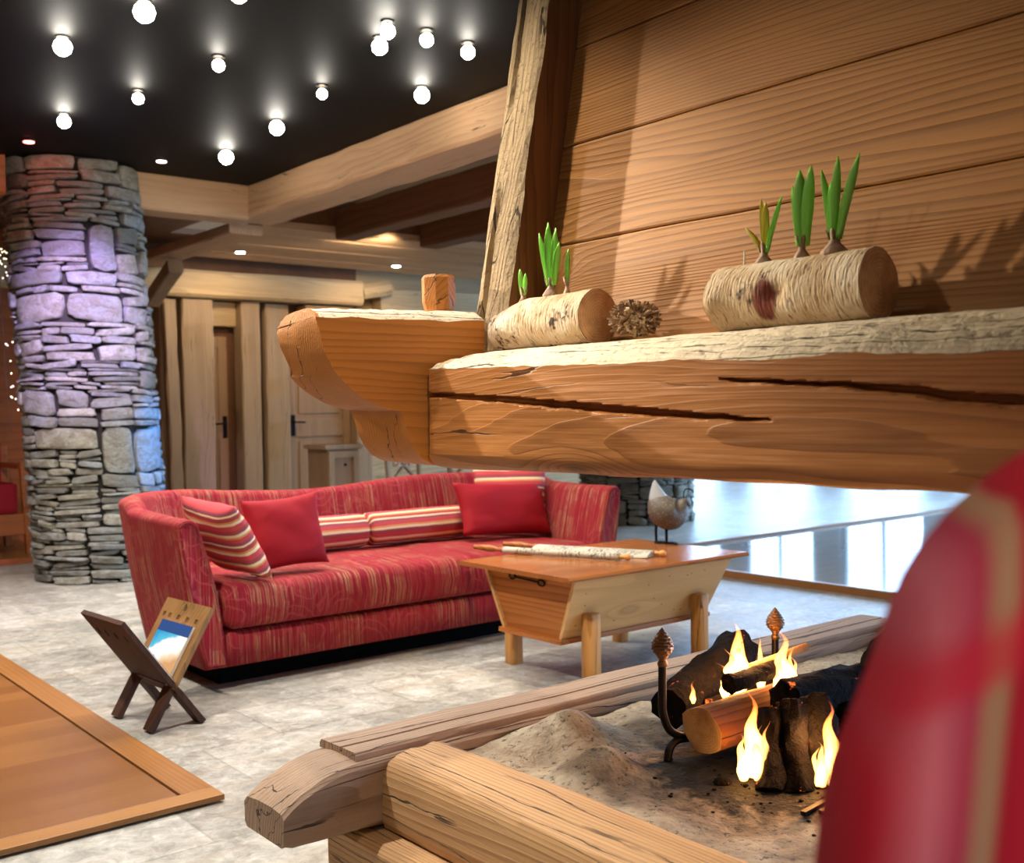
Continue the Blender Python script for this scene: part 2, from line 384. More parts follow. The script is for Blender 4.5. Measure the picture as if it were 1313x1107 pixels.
def chairfab():
    b = MB('red_plaid_armchair_fabric')
    sp = b.n('SeparateXYZ'); b.l(b.coord('Object', (1, 1, 1)), sp.inputs[0])
    u = b.math('SUBTRACT', b.math('MULTIPLY', sp.outputs[0], .7), b.math('MULTIPLY', sp.outputs[1], .72))
    k = b.math('ADD', b.math('SUBTRACT', b.math('MULTIPLY', u, 15), b.math('MULTIPLY', sp.outputs[2], 2.2)), .38)
    nn = b.noise(b.coord('Object', (6, 6, 2)), 1, 2)
    a = b.ramp(b.math('FRACT', b.math('ADD', k, b.math('MULTIPLY', nn, .4))), [(0, srgb('#C01E30')), (.30, srgb('#D8707A')), (.52, srgb('#B83A50')), (.64, srgb('#B08462')), (.70, srgb('#B08462')), (.78, srgb('#B01C2E')), (1, srgb('#C01E30'))])
    k2 = b.math('ADD', b.math('MULTIPLY', sp.outputs[2], 9), b.math('MULTIPLY', u, -6))
    c = b.ramp(b.math('FRACT', k2), [(0, GRAY(0)), (.1, GRAY(0)), (.2, GRAY(.75)), (.3, GRAY(.75)), (.42, GRAY(0))])
    col = b.mix(c, a, srgb('#D02238'))
    return b.fin(col, .85, spec=.2)
m_chair = chairfab()

def stonefloor():
    b = MB('stone_tile_floor'); v = b.coord('Object', (1, 1, 1))
    br = b.n('TexBrick'); b.l(v, br.inputs['Vector']); br.offset = .5; br.squash = 1
    for k, x in (('Scale', 1), ('Mortar Size', .004), ('Mortar Smooth', .3), ('Bias', 0), ('Brick Width', .62), ('Row Height', .41)): br.inputs[k].default_value = x
    br.inputs['Color1'].default_value = GRAY(0); br.inputs['Color2'].default_value = GRAY(1); br.inputs['Mortar'].default_value = GRAY(.5)
    n1 = b.noise(v, 5, 6, .65, .6); n2 = b.noise(v, 19, 6, .75, .8); n3 = b.noise(b.coord('Object', (1.2, 4, 1)), 2, 3)
    f = b.math('ADD', b.math('MULTIPLY', br.outputs[0], .14), b.math('MULTIPLY', n1, .55)); f = b.math('ADD', f, b.math('MULTIPLY', n2, .85)); f = b.math('SUBTRACT', f, .32)
    col = b.ramp(f, [(.20, srgb('#6E6A62')), (.38, srgb('#989388')), (.54, srgb('#B8B2A6')), (.72, srgb('#D4CFC4'))])
    col = b.mix(b.math('MULTIPLY', b.ramp(n3, [(.5, GRAY(0)), (.62, GRAY(1))]), .28), col, srgb('#9A836A'))
    col = b.mix(b.math('MULTIPLY', br.outputs['Fac'], .22), col, srgb('#6A655C'))
    h = b.math('SUBTRACT', b.math('ADD', b.math('MULTIPLY', n2, .5), n1), b.math('MULTIPLY', br.outputs['Fac'], .7))
    rg = b.math('ADD', .22, b.math('MULTIPLY', n1, .30))
    return b.fin(col, rg, b.bump(h, .6, .008), spec=.5)
m_floor = stonefloor()
def oakplat(name, rough):
    b = MB(name); v = b.coord('Object', (1, 1, 1))
    br = b.n('TexBrick'); b.l(v, br.inputs['Vector']); br.offset = .43
    for k, x in (('Scale', 1), ('Mortar Size', .0012), ('Mortar Smooth', .1), ('Brick Width', .9), ('Row Height', .13)): br.inputs[k].default_value = x
    br.inputs['Color1'].default_value = srgb('#7E4E24'); br.inputs['Color2'].default_value = srgb('#9E6A38'); br.inputs['Mortar'].default_value = srgb('#8A5A30')
    n1 = b.noise(b.coord('Object', (2.5, 30, 1)), 1, 4, .6, .5); n2 = b.noise(v, 1.3, 2)
    col = b.mix(b.math('MULTIPLY', n1, .6), br.outputs[0], srgb('#6A3E18')); col = b.mix(b.math('MULTIPLY', n2, .4), col, srgb('#7E4E22'))
    return b.fin(col, rough, b.bump(n1, .1, .002), spec=.5)
m_oak = oakplat('oak_platform_boards', .33)
m_gloss = MB('polished_grey_boards'); _n = m_gloss.noise(m_gloss.coord('Object', (1, 12, 1)), 2, 4)
m_gloss = m_gloss.fin(m_gloss.mix(_n, srgb('#8E8C88'), srgb('#B2AFA8')), .09, m_gloss.bump(_n, .05, .002), spec=.6)
def stone():
    b = MB('dry_slate_stone'); at = b.n('Attribute', attribute_name='tone')
    v = b.coord('Object', (1, 1, 1.6)); n1 = b.noise(v, 11, 6, .7, .6); n2 = b.noise(v, 55, 5, .75)
    c1 = b.ramp(at.outputs['Fac'], [(0, srgb('#7E7E78')), (.3, srgb('#9C9B92')), (.55, srgb('#ADA896')), (.8, srgb('#8F9498')), (1, srgb('#BAB4A4'))])
    col = b.mix(b.math('MULTIPLY', b.ramp(n1, [(.45, GRAY(0)), (.58, GRAY(1))]), .6), c1, srgb('#7C705A'))
    col = b.mix(b.math('MULTIPLY', b.ramp(n2, [(.3, GRAY(1)), (.5, GRAY(0))]), .45), col, srgb('#4A4844'))
    return b.fin(col, .7, b.bump(b.math('ADD', n1, b.math('MULTIPLY', n2, .6)), 1.0, .035), spec=.35)
m_stone = stone()
m_gap = simple('dark_stone_joint', srgb('#2A251E'), .95)
def ash():
    b = MB('ash_covered_plaster'); v = b.coord('Object')
    n1 = b.noise(v, 7, 5, .6, .4); n2 = b.noise(v, 60, 4, .7); n3 = b.noise(v, 22, 3, .6)
    col = b.ramp(n1, [(.3, srgb('#6E5E4C')), (.48, srgb('#94826A')), (.7, srgb('#B8A98E'))])
    col = b.mix(b.math('MULTIPLY', b.ramp(n2, [(.36, GRAY(1)), (.42, GRAY(0))]), .85), col, srgb('#3A3026'))
    # soot around the fire, a stain with its own outline
    g = b.n('VectorMath', operation='DISTANCE'); b.l(b.coord('Object', (1, 1.3, 0)), g.inputs[0]); g.inputs[1].default_value = (2.00-2.3, (1.47-.85)*1.3, 0)
    dd = b.math('ADD', g.outputs['Value'], b.math('MULTIPLY', b.math('SUBTRACT', n3, .5), .35))
    s = b.ramp(dd, [(.33, GRAY(1)), (.39, GRAY(.55)), (.52, GRAY(0))])
    col = b.mix(s, col, srgb('#17120E'))
    return b.fin(col, .85, b.bump(b.math('ADD', b.math('MULTIPLY', n2, .6), b.math('MULTIPLY', n3, 1.6)), 1.0, .012))
m_ash = ash()
def birch(name, seed, ptv=.60):
    b = MB(name); v = b.coord('Object', (1, 1, 1), (seed, seed, 0))
    nb = b.noise(b.coord('Object', (9, 9, 9), (seed, 0, 0)), 1, 4, .6, .5)
    ln = b.noise(b.coord('Object', (40, 190, 40), (seed, 0, 3)), 1, 2, .6)
    col = b.ramp(nb, [(.3, srgb('#A98660')), (.45, srgb('#C9B08E')), (.7, srgb('#E4D8C2'))])
    col = b.mix(b.math('MULTIPLY', b.ramp(ln, [(.33, GRAY(1)), (.40, GRAY(0))]), .8), col, srgb('#6A4630'))
    pt = b.ramp(b.noise(v, 11, 4, .7), [(ptv, GRAY(0)), (ptv+.05, GRAY(1))])
    col = b.mix(pt, col, b.mix(b.ramp(b.noise(v, 70, 2), [(.45, GRAY(0)), (.55, GRAY(1))]), srgb('#4A3A30'), srgb('#B59A7C')))
    if seed:
        d = b.n('VectorMath', operation='DISTANCE'); b.l(b.coord('Object', (1, 1.6, .8)), d.inputs[0]); d.inputs[1].default_value = (-.055, .030*1.6, .045*.8)
        dn = b.math('ADD', d.outputs['Value'], b.math('MULTIPLY', nb, .03))
        col = b.mix(b.ramp(dn, [(.042, GRAY(1)), (.050, GRAY(0))]), col, b.mix(ln, srgb('#3E1A14'), srgb('#A0503C')))
    return b.fin(col, .75, b.bump(b.math('ADD', ln, nb), 1.0, .006), spec=.3)
m_birch = birch('birch_bark', 0, .52); m_birch2 = birch('birch_bark_tan', 4.4)
def endgrain(name, l, d, axis='Y', sc=90):
    b = MB(name); v = b.coord('Object'); 
    at = b.n('Attribute', attribute_name='rad')
    n1 = b.noise(v, 18, 4, .6)
    ph = b.math('FRACT', b.math('ADD', b.math('MULTIPLY', at.outputs['Fac'], 9), n1))
    col = b.mix(b.math('MULTIPLY', ph, .4), l, d); col = b.mix(b.math('MULTIPLY', b.ramp(n1, [(.45, GRAY(0)), (.65, GRAY(1))]), .6), col, d)
    return b.fin(col, .8, b.bump(n1, .4, .003))
m_birchend = endgrain('birch_end_grain', srgb('#DCAE80'), srgb('#965E34'))
m_logend = endgrain('split_log_end', srgb('#D2A668'), srgb('#8C5A28'))
def charred():
    b = MB('charred_bark'); v = b.coord('Object'); n1 = b.noise(v, 22, 5, .7, .5); n2 = b.noise(v, 70, 3)
    col = b.ramp(n1, [(.35, srgb('#050404')), (.58, srgb('#16100D')), (.75, srgb('#4A2E1C'))])
    m = b.fin(col, .9, b.bump(n1, 1, .02), spec=.14)
    em = b.ramp(b.noise(v, 30, 3, .6), [(.66, (0, 0, 0, 1)), (.72, (1, .16, .02, 1)), (.8, (1, .4, .08, 1))])
    b.l(em, b.b.inputs['Emission Color']); b.b.inputs['Emission Strength'].default_value = 1.2
    return m
m_char = charred()
m_logbark = wood('split_log_wood', srgb('#A0602E'), srgb('#3E1C0C'), 'X', 10, .7, .8, .6, .9, 71, weather=.4)
def leaf(name, a, c):
    b = MB(name); n1 = b.noise(b.coord('Object', (120, 120, 6)), 1, 2)
    m = b.fin(b.mix(n1, a, c), .4, spec=.5); b.b.inputs['Subsurface Weight'].default_value = .35
    b.b.inputs['Subsurface Radius'].default_value = (.004, .008, .002); return m
m_leaf = leaf('sprout_green', srgb('#62C23C'), srgb('#B4F26A')); m_leafy = leaf('sprout_yellow', srgb('#B4C83A'), srgb('#F0C040'))
m_bulbskin = wood('bulb_skin', srgb('#B89A80'), srgb('#5A2E26'), 'Z', 12, .6, .4, 0, .6, 81)
def speck():
    b = MB('speckled_grey_glaze'); v = b.coord('Object'); vo = b.n('TexVoronoi'); b.l(v, vo.inputs[0]); vo.inputs['Scale'].default_value = 90
    s = b.ramp(vo.outputs['Distance'], [(.18, GRAY(1)), (.3, GRAY(0))]); n1 = b.noise(v, 9, 3)
    col = b.mix(n1, srgb('#453B34'), srgb('#6E645A')); col = b.mix(b.math('MULTIPLY', s, .5), col, srgb('#B4ACA2'))
    return b.fin(col, .55, b.bump(s, .3, .002))
m_speck = speck(); m_pale = simple('pale_tail_glaze', srgb('#A4A8AE'), .5)
def paper():
    b = MB('newsprint'); v = b.coord('Object'); sp = b.n('SeparateXYZ'); b.l(v, sp.inputs[0])
    n1 = b.noise(b.coord('Object', (60, 160, 60)), 1, 2); n2 = b.noise(b.coord('Object', (2, 9, 9)), 1, 1)
    col = b.mix(b.math('MULTIPLY', b.ramp(n1, [(.50, GRAY(0)), (.56, GRAY(1))]), b.ramp(n2, [(.45, GRAY(0)), (.5, GRAY(.75))])), srgb('#BDB6A4'), srgb('#3E3A34'))
    return b.fin(col, .8)
m_paper = paper(); m_page = simple('page_edges', srgb('#E8E4DA'), .8)
def cover():
    b = MB('magazine_cover'); v = b.coord('UV'); sp = b.n('SeparateXYZ'); b.l(v, sp.inputs[0])
    nn = b.n('TexNoise'); b.l(v, nn.inputs[0]); nn.inputs['Scale'].default_value = 2.6; nn.inputs['Detail'].default_value = 2
    sky = b.ramp(b.math('ADD', b.math('SUBTRACT', sp.outputs[1], b.math('MULTIPLY', sp.outputs[0], .45)), b.math('MULTIPLY', nn.outputs[0], .35)),
                 [(.15, srgb('#C99A6A')), (.30, srgb('#E8D2B8')), (.38, srgb('#F6F4F0')), (.62, srgb('#F0F4F8')), (.68, srgb('#58B8DC')), (.9, srgb('#2A92C8'))])
    band = b.ramp(sp.outputs[1], [(0, GRAY(1)), (.10, GRAY(1)), (.101, GRAY(0)), (.80, GRAY(0)), (.801, GRAY(1))], 'CONSTANT')
    col = b.mix(band, sky, srgb('#2E4C86'))
    # small red patch on the picture
    d = b.n('VectorMath', operation='DISTANCE'); b.l(b.coord('UV', (1, .6, 1)), d.inputs[0]); d.inputs[1].default_value = (.26, .34*.6, 0)
    col = b.mix(b.ramp(d.outputs['Value'], [(.03, GRAY(1)), (.035, GRAY(0))]), col, srgb('#D0304A'))
    return b.fin(col, .25)
m_cover = cover()
def flame_mat():
    m = bpy.data.materials.new('flame_gas'); m.use_nodes = True; t = m.node_tree; t.nodes.clear()
    out = t.nodes.new('ShaderNodeOutputMaterial'); em = t.nodes.new('ShaderNodeEmission')
    tcn = t.nodes.new('ShaderNodeTexCoord'); sp = t.nodes.new('ShaderNodeSeparateXYZ'); t.links.new(tcn.outputs['Generated'], sp.inputs[0])
    rp = t.nodes.new('ShaderNodeValToRGB'); t.links.new(sp.outputs[2], rp.inputs[0])
    e = rp.color_ramp.elements; e[0].position = 0; e[0].color = (1, .50, .13, 1); e[1].position = 1; e[1].color = (1, .13, .015, 1)
    x = e.new(.35); x.color = (1, .42, .09, 1)
    t.links.new(rp.outputs[0], em.inputs[0])
    mr_ = t.nodes.new('ShaderNodeMapRange'); mr_.inputs[1].default_value = 0; mr_.inputs[2].default_value = 1; mr_.inputs[3].default_value = 520; mr_.inputs[4].default_value = 130
    t.links.new(sp.outputs[2], mr_.inputs[0]); t.links.new(mr_.outputs[0], em.inputs[1])
    t.links.new(em.outputs[0], out.inputs['Volume']); return m
m_flame = flame_mat()

# ================================================================== SETTING
bm = bmesh.new(); box(bm, -6, 22, -8, 22, -.1, 0); struct(ob('floor', bm, m_floor))
bm = bmesh.new(); box(bm, -3.0, 4.0, -2.0, 8.45, 3.05, 3.15); struct(ob('ceiling', bm, m_black))
# planked soffit over the back of the lounge, seen from below
bm = bmesh.new()
for i in range(10):
    y0 = 8.42+i*.2; box(bm, 4.17, 11.0, y0, y0+.192, 2.80+.004*math.sin(i*2.1), 2.86, .004)
struct(ob('ceiling', bm, m_ceilX))
bm = bmesh.new(); box(bm, -2.5, 4.17, 8.40, 11.12, 3.02, 3.08); box(bm, 4.17, 12, 10.44, 11.12, 3.02, 3.08); struct(ob('ceiling', bm, m_joist))
bm = bmesh.new()
for i in range(36):
    x0 = 4.01+i*.2; box(bm, x0, x0+.1985, -2, 8.7, 3.10, 3.16, .002)
struct(ob('ceiling', bm, wood('soffit_plank_wood', srgb('#C59A66'), srgb('#94683A'), 'Y', 6, .6, .1, .4, .2, 91)))
# back wall with posts and doors
bm = bmesh.new(); box(bm, 3.4, 6.7, 11.12, 11.3, 0, 3.2); struct(ob('wall_back', bm, m_joist))
bm = bmesh.new(); box(bm, 6.7, 12, 11.12, 11.3, 0, 3.2); struct(ob('wall_back', bm, m_backX))
bm = bmesh.new(); box(bm, -2.5, 3.4, 11.12, 11.3, 0, 3.2); struct(ob('wall_back', bm, m_farwood))
bm = bmesh.new(); box(bm, -2.6, -2.4, 3, 11.3, 0, 3.2); struct(ob('wall_left', bm, m_farwood))
# window wall at the far right: piers between tall openings
bm = bmesh.new(); X0 = 16.0
ys = []
y = -6.0
while y < 15:
    box(bm, X0, X0+.3, y, y+.55, 0, 4.2); ys.append((y+.55, y+2.1)); y += 2.1
box(bm, X0, X0+.3, -6, 15.5, 3.9, 4.6); box(bm, X0, X0+.3, -6, 15.5, 0, .12)
struct(ob('wall_right', bm, simple('white_plaster', srgb('#B9C2CC'), .8)))
for i, (a, c) in enumerate(ys):
    bm = bmesh.new()
    for zz in (.12, 1.6, 3.84): box(bm, X0+.1, X0+.16, a, c, zz, zz+.06)
    for yy in (a, (a+c)/2-.03, c-.06): box(bm, X0+.1, X0+.16, yy, yy+.06, .12, 3.9)
    struct(ob('window_%d' % (i+1), bm, simple('window_frame_grey', srgb('#6A7684'), .5)))
    if i == 3 or i == 6 or i == 9: pass
a = light('window_daylight', 'AREA', (15.9, 4.5, 2.1), 1700, (.38, .66, 1), (0, 4.5, 0.6), 3.6, sy=19)
a.rotation_euler = Vector((-1, 0, -.12)).to_track_quat('-Z', 'Y').to_euler()

def wbeam(name, label, cat, p0, p1, wd, ht, mat, loc=None, group=None, **k):
    bm = bmesh.new(); beam(bm, p0, p1, wd, ht, **k)
    o = ob(name, bm, mat, None, loc or (min(p0[0], p1[0]), min(p0[1], p1[1]), min(p0[2], p1[2])-ht/2)); auto_smooth(o, 30)
    return tag(o, label, cat, group)
wbeam('ceiling_beam', 'pale squared beam bordering the black ceiling, meeting the stone column', 'beam', (2.98, 8.24, 2.915), (3.89, 8.24, 2.915), .28, .28, m_ceilX, wob=.006)
wbeam('ceiling_beam', 'orange lit beam end at the left edge of the photo beside the stone column', 'beam', (-2.3, 8.24, 2.915), (2.06, 8.24, 2.915), .28, .28, m_farwood, wob=.006)  # orange light on this end is put into the wood colour
wbeam('ceiling_beam', 'long pale beam edging the black ceiling, running towards the hood post', 'beam', (4.07, 8.40, 2.93), (4.07, -1.5, 2.93), .36, .26, m_ceilY, wob=.012, ch=.02)
wbeam('ceiling_beam', 'shaded beam going back under the planked soffit beyond the corner', 'beam', (4.02, 8.42, 2.755), (4.02, 10.68, 2.755), .3, .09, m_ceilY, wob=.004)
wbeam('ceiling_joist', 'dark joist behind the long pale beam, nearest to it', 'beam', (4.95, 8.38, 2.87), (4.95, -1.5, 2.87), .2, .26, m_joist, wob=.006)
wbeam('ceiling_joist', 'second dark joist behind the long pale beam, beside the hood post', 'beam', (5.85, 8.38, 2.87), (5.85, -1.5, 2.87), .2, .26, m_joist, wob=.006)
wbeam('ceiling_beam', 'dark cross beam above the front edge of the planked soffit', 'beam', (4.26, 8.52, 2.96), (11, 8.52, 2.96), .18, .27, m_joist, wob=.004)
wbeam('wall_beam', 'broad pale beam over the doors with a chamfered free end', 'beam', (2.6, 10.88, 2.56), (6.55, 10.88, 2.58), .34, .28, m_backX, wob=.008, ch=.03)
wbeam('beam_bracket', 'chamfered pale bracket closing the end of the beam over the doors', 'bracket', (6.56, 10.88, 2.60), (6.95, 10.88, 2.67), .34, .17, m_backX, wob=.004, ch=.05)
wbeam('wall_beam', 'pale wall plate low behind the scroll-ended mantel beam and wooden peg', 'beam', (6.9, 11.0, 2.52), (11, 11.0, 2.62), .2, .30, m_backX, wob=.006)
wbeam('knee_brace', 'short slanting brace below the brown beam right of the stone column', 'brace', (4.0, 9.9, 2.62), (4.05, 10.65, 2.36), .14, .14, m_back, wob=.004)
wbeam('beam_bracket', 'small brown bracket under the door beam just left of the scroll', 'bracket', (5.85, 10.9, 2.33), (6.45, 10.9, 2.33), .24, .17, m_back, wob=.004, ch=.03)
for x0, x1, zt, lab, yy in ((4.22, 4.34, 2.42, 'narrow wall post closest to the stone column', 11.0), (4.42, 4.76, 2.42, 'widest pale wall post left of the dark open door', 10.9),
                    (5.10, 5.32, 2.42, 'pale wall post right of the dark open door', 10.95), (5.42, 5.70, 2.42, 'shaded wall post beside the door with the lever handle', 11.02),
                    (6.55, 6.75, 2.42, 'pale wall post behind the scroll, right of the lever handle door', 11.0)):
    bm = bmesh.new(); beam(bm, ((x0+x1)/2, yy, 0), ((x0+x1)/2, yy, zt), x1-x0, .2, wob=.006, up=(0, 1, 0))
    tag(auto_smooth(ob('wall_post', bm, m_back, None, ((x0+x1)/2, yy, 0)), 30), lab, 'post')
bm = bmesh.new(); beam(bm, (4.35, 10.86, 0.2), (4.30, 10.86, 2.4), .13, .1, wob=.01, up=(0, 1, 0))
tag(ob('wall_post', bm, m_back, None, (4.35, 10.86, 0)), 'slightly leaning slim post in front of the wall by the stone column', 'post')
bm = bmesh.new(); box(bm, 4.76, 5.10, 10.98, 11.08, 2.16, 2.42, .008); struct(ob('trim_1', bm, m_backX))
def door(n, x0, x1, yy, zt, handle_x, mat, hs):
    bm = bmesh.new(); st = .10
    box(bm, x0, x0+st, yy, yy+.05, 0, zt, .004); box(bm, x1-st, x1, yy, yy+.05, 0, zt, .004)
    for a, c in ((0, .16), (.94, 1.14), (zt-.12, zt)): box(bm, x0+st, x1-st, yy+.002, yy+.048, a, c, .004)
    for a, c in ((.16, .94), (1.14, zt-.12)):
        box(bm, x0+st, x1-st, yy+.02, yy+.04, a, c); box(bm, x0+st+.05, x1-st-.05, yy+.008, yy+.022, a+.06, c-.06, .008)
    d = struct(ob('door_%d' % n, bm, mat, None, (x0, yy, 0)))
    bm = bmesh.new(); box(bm, handle_x-.025, handle_x+.025, yy-.012, yy, .95, 1.19, .004)
    lathe(bm, (handle_x, yy, 1.11), [(.011, -.05), (.011, 0)], 10, 'y'); tube(bm, [(handle_x, yy-.05, 1.11), (handle_x+hs*.13, yy-.05, 1.105)], .010)
    ob('door_handle', bm, m_iron, d)
door(1, 4.70, 5.02, 11.06, 2.05, 4.98, m_door, -1)
door(2, 5.72, 6.54, 11.04, 2.35, 5.79, m_door, 1)
# stepped wooden cabinet with framed panels, in front of the lever handle door
t = thing('wooden_cabinet', 'low pale cabinet with framed door panel standing behind the sofa', 'cabinet', (5.0, 8.6, 0))
bm = bmesh.new(); box(bm, 4.76, 5.08, 8.45, 8.8, 0, .88, .004); ob('body', bm, m_door, t)
bm = bmesh.new(); box(bm, 4.73, 5.11, 8.42, 8.83, .88, .92, .006); ob('top_board', bm, m_back, t)
bm = bmesh.new()
box(bm, 4.77, 4.82, 8.425, 8.45, .05, .86, .003); box(bm, 5.02, 5.07, 8.425, 8.45, .05, .86, .003); box(bm, 4.82, 5.02, 8.425, 8.45, .80, .86, .003); box(bm, 4.82, 5.02, 8.425, 8.45, .05, .11, .003)
dd = ob('door', bm, m_back, t)
bm = bmesh.new(); lathe(bm, (4.92, 8.425, .74), [(.004, -.03), (.014, -.025), (.014, -.012), (.005, 0)], 10, 'y'); ob('knob', bm, m_iron, dd)
# two dining chairs beyond the sofa
def dining_chair(x, y, rz, label, first=None):
    if first is None:
        t = thing('dining_chair', label, 'chair', (0, 0, 0), 'dining chairs behind the sofa')
        for sx_ in (-1, 1):
            bm = bmesh.new(); beam(bm, (sx_*.2, .2, 0), (sx_*.2, .2, .44), .04, .04, .001, .004, up=(0, 1, 0)); ob('leg', bm, m_back, t)
            bm = bmesh.new(); beam(bm, (sx_*.2, -.2, 0), (sx_*.22, -.26, .98), .04, .035, .001, .004, up=(0, 1, 0)); ob('leg', bm, m_back, t)
        bm = bmesh.new(); box(bm, -.23, .23, -.22, .23, .40, .44, .006); ob('seat_frame', bm, m_back, t)
        bm = bmesh.new(); box(bm, -.22, .22, -.20, .22, .44, .50, .02); ob('seat_cushion', bm, m_floral, t)
        bm = bmesh.new(); tube(bm, smooth_path([(-.20, -.25, .80), (-.12, -.255, .93), (0, -.26, .98), (.12, -.255, .93), (.20, -.25, .80)], 4), .018, 8); ob('top_rail', bm, m_back, t)
        bm = bmesh.new(); beam(bm, (-.18, -.23, .56), (.18, -.25, .86), .03, .02, .001, .003); beam(bm, (.18, -.232, .56), (-.18, -.252, .86), .03, .02, .001, .003); ob('cross_brace', bm, m_back, t)
        bm = bmesh.new(); box(bm, -.12, .12, -.27, -.235, .70, .84, .015); ob('back_pad', bm, m_floral, t)
    else:
        t = first.copy(); COL.objects.link(t); t['label'] = label
        for ch in list(first.children):
            c = ch.copy(); COL.objects.link(c); c.parent = t
    t.location = (x, y, 0); t.rotation_euler = (0, 0, rz); return t
bfl = MB('red_floral_cloth'); fv = bfl.coord('Object')
m_floral = bfl.fin(bfl.mix(bfl.ramp(bfl.noise(fv, 30, 3, .6), [(.52, GRAY(0)), (.56, GRAY(1))]), srgb('#D8C8A8'), srgb('#B04038')), .8)
c0 = dining_chair(5.55, 8.1, PI+.25, 'pale crossed-back dining chair with red floral pad, nearer the cabinet')
dining_chair(6.35, 8.3, PI-.2, 'pale crossed-back dining chair with red floral pad, farther from the cabinet', c0)

# ------------------------------------------------------------------ stone columns
def rects(w, h, rng, big):
    out = []
    def sp(x, y, ww, hh, d):
        tw = rng.uniform(.12, .34)*big; th = rng.choice([.02, .024, .03, .04, .06, .10, .16])*big
        if hh > th*1.5 and (hh > ww*.28 or rng.random() < .85) and hh > .035:
            k = rng.uniform(.3, .7); sp(x, y, ww, hh*k, d+1); sp(x, y+hh*k, ww, hh*(1-k), d+1)
        elif ww > tw*1.35:
            k = rng.uniform(.35, .65); sp(x, y, ww*k, hh, d+1); sp(x+ww*k, y, ww*(1-k), hh, d+1)
        else: out.append((x, y, ww, hh))
    y = 0
    while y < h-.01:
        hh = min(rng.uniform(.16, .34)*big, h-y)
        if h-y-hh < .08: hh = h-y
        n = max(3, int(w/(rng.uniform(.30, .55)*big))); cuts = sorted(rng.uniform(.15, .85)/n+i/n for i in range(n))
        for i in range(n):
            a = cuts[i]; c = cuts[(i+1) % n]+(1 if i == n-1 else 0); sp(a*w, y, (c-a)*w, hh, 0)
        y += hh
    return out
def stone_column(name, label, cx, cy, rad, h, lean, seed, big=1.0):
    rng = random.Random(seed); t = thing(name, label, 'column', (cx, cy, 0))
    bm = bmesh.new(); lathe(bm, (0, 0, 0), [(rad-.045, 0), (rad-.045, h)], 40)
    for v in bm.verts: v.co.x += cx+lean*v.co.z/h; v.co.y += cy
    ob('core', bm, m_gap, t)
    bm = bmesh.new(); cl = bm.verts.layers.float.new('tone')
    W = 2*PI*rad
    for (x, y, ww, hh) in rects(W, h, rng, big):
        g = .0025; tone = rng.random(); dep = rng.uniform(-.014, .020); tilt = rng.uniform(-.02, .02)
        cxx, cyy = x+ww/2, y+hh/2; a, b_ = max(ww/2-g, .006), max(hh/2-g*.8, .005)
        jit = [rng.uniform(.74, 1.05) for _ in range(12)]; sh = rng.uniform(-.35, .35)*min(hh, .05)
        nn = 20; rows = []
        for lv, (s, o_) in enumerate(((1.0, -.045), (1.0, -.010), (.965, .002), (.86, .007), (.6, .009), (.3, .009))):
            lp = []
            for k in range(nn):
                th = 2*PI*k/nn; c_, s_ = math.cos(th), math.sin(th); e = .34
                j = jit[(k*3//5) % 12]
                px = a*math.copysign(abs(c_)**e, c_)*s*(.42+.58*j); pz = b_*math.copysign(abs(s_)**e, s_)*s*(.5+.5*jit[(k+5) % 12])
                pz += sh*px/a
                ang = (cxx+px)/rad; zz = min(max(cyy+pz, .0), h-.002)
                rr = rad+dep+o_*min(1, hh/.05)+tilt*pz/b_*.3+(.012*N(px*16, pz*16, tone*50)+.004*N(px*50, pz*50, tone*50))*(lv > 0)
                vv = bm.verts.new((cx+lean*zz/h+rr*math.cos(ang), cy+rr*math.sin(ang), zz)); vv[cl] = tone; lp.append(vv)
            rows.append(lp)
        for i in range(len(rows)-1):
            for k in range(nn): bm.faces.new((rows[i][k], rows[i][(k+1) % nn], rows[i+1][(k+1) % nn], rows[i+1][k]))
        bm.faces.new(rows[-1])
    o = ob('stone_facing', bm, m_stone, t); auto_smooth(o, 35)
    return t
stone_column('stone_column', 'round dry stone column lit violet and blue, rising to the black ceiling', 2.745, 8.30, .475, 3.05, -.18, 5, 1.5)
stone_column('stone_column', 'distant dry stone column partly hidden behind the bird figure', 8.35, 8.15, .60, 3.1, 0, 9, 1.1)
# string of small lights hanging on the column's left side
bm = bmesh.new(); rg = random.Random(3)
for i in range(26):
    z = rg.choice([rg.uniform(2.2, 2.45), rg.uniform(1.15, 1.45), rg.uniform(1.15, 2.4)])
    lathe(bm, (2.10+.05*z*-.3+rg.uniform(-.02, .02)+ (2.3-z)*.04, 8.25+rg.uniform(-.05, .05), z), [(.001, -.006), (.006, 0), (.001, .006)], 6)
t = thing('fairy_light_string', 'string of tiny lights hanging at the left side of the violet lit column', 'string lights', (2.05, 8.25, 1.1))
o = ob('bulbs', bm, simple('tiny_lit_bulbs', (1, .9, .7, 1), .4, 0, (1, .85, .6, 1), 2.5), t); o['kind'] = 'stuff'
bm = bmesh.new(); tube(bm, smooth_path([(2.02, 8.25, 2.5), (2.04, 8.22, 2.1), (2.07, 8.27, 1.6), (2.09, 8.24, 1.1)], 5), .002, 5); ob('cable', bm, m_gap, t)
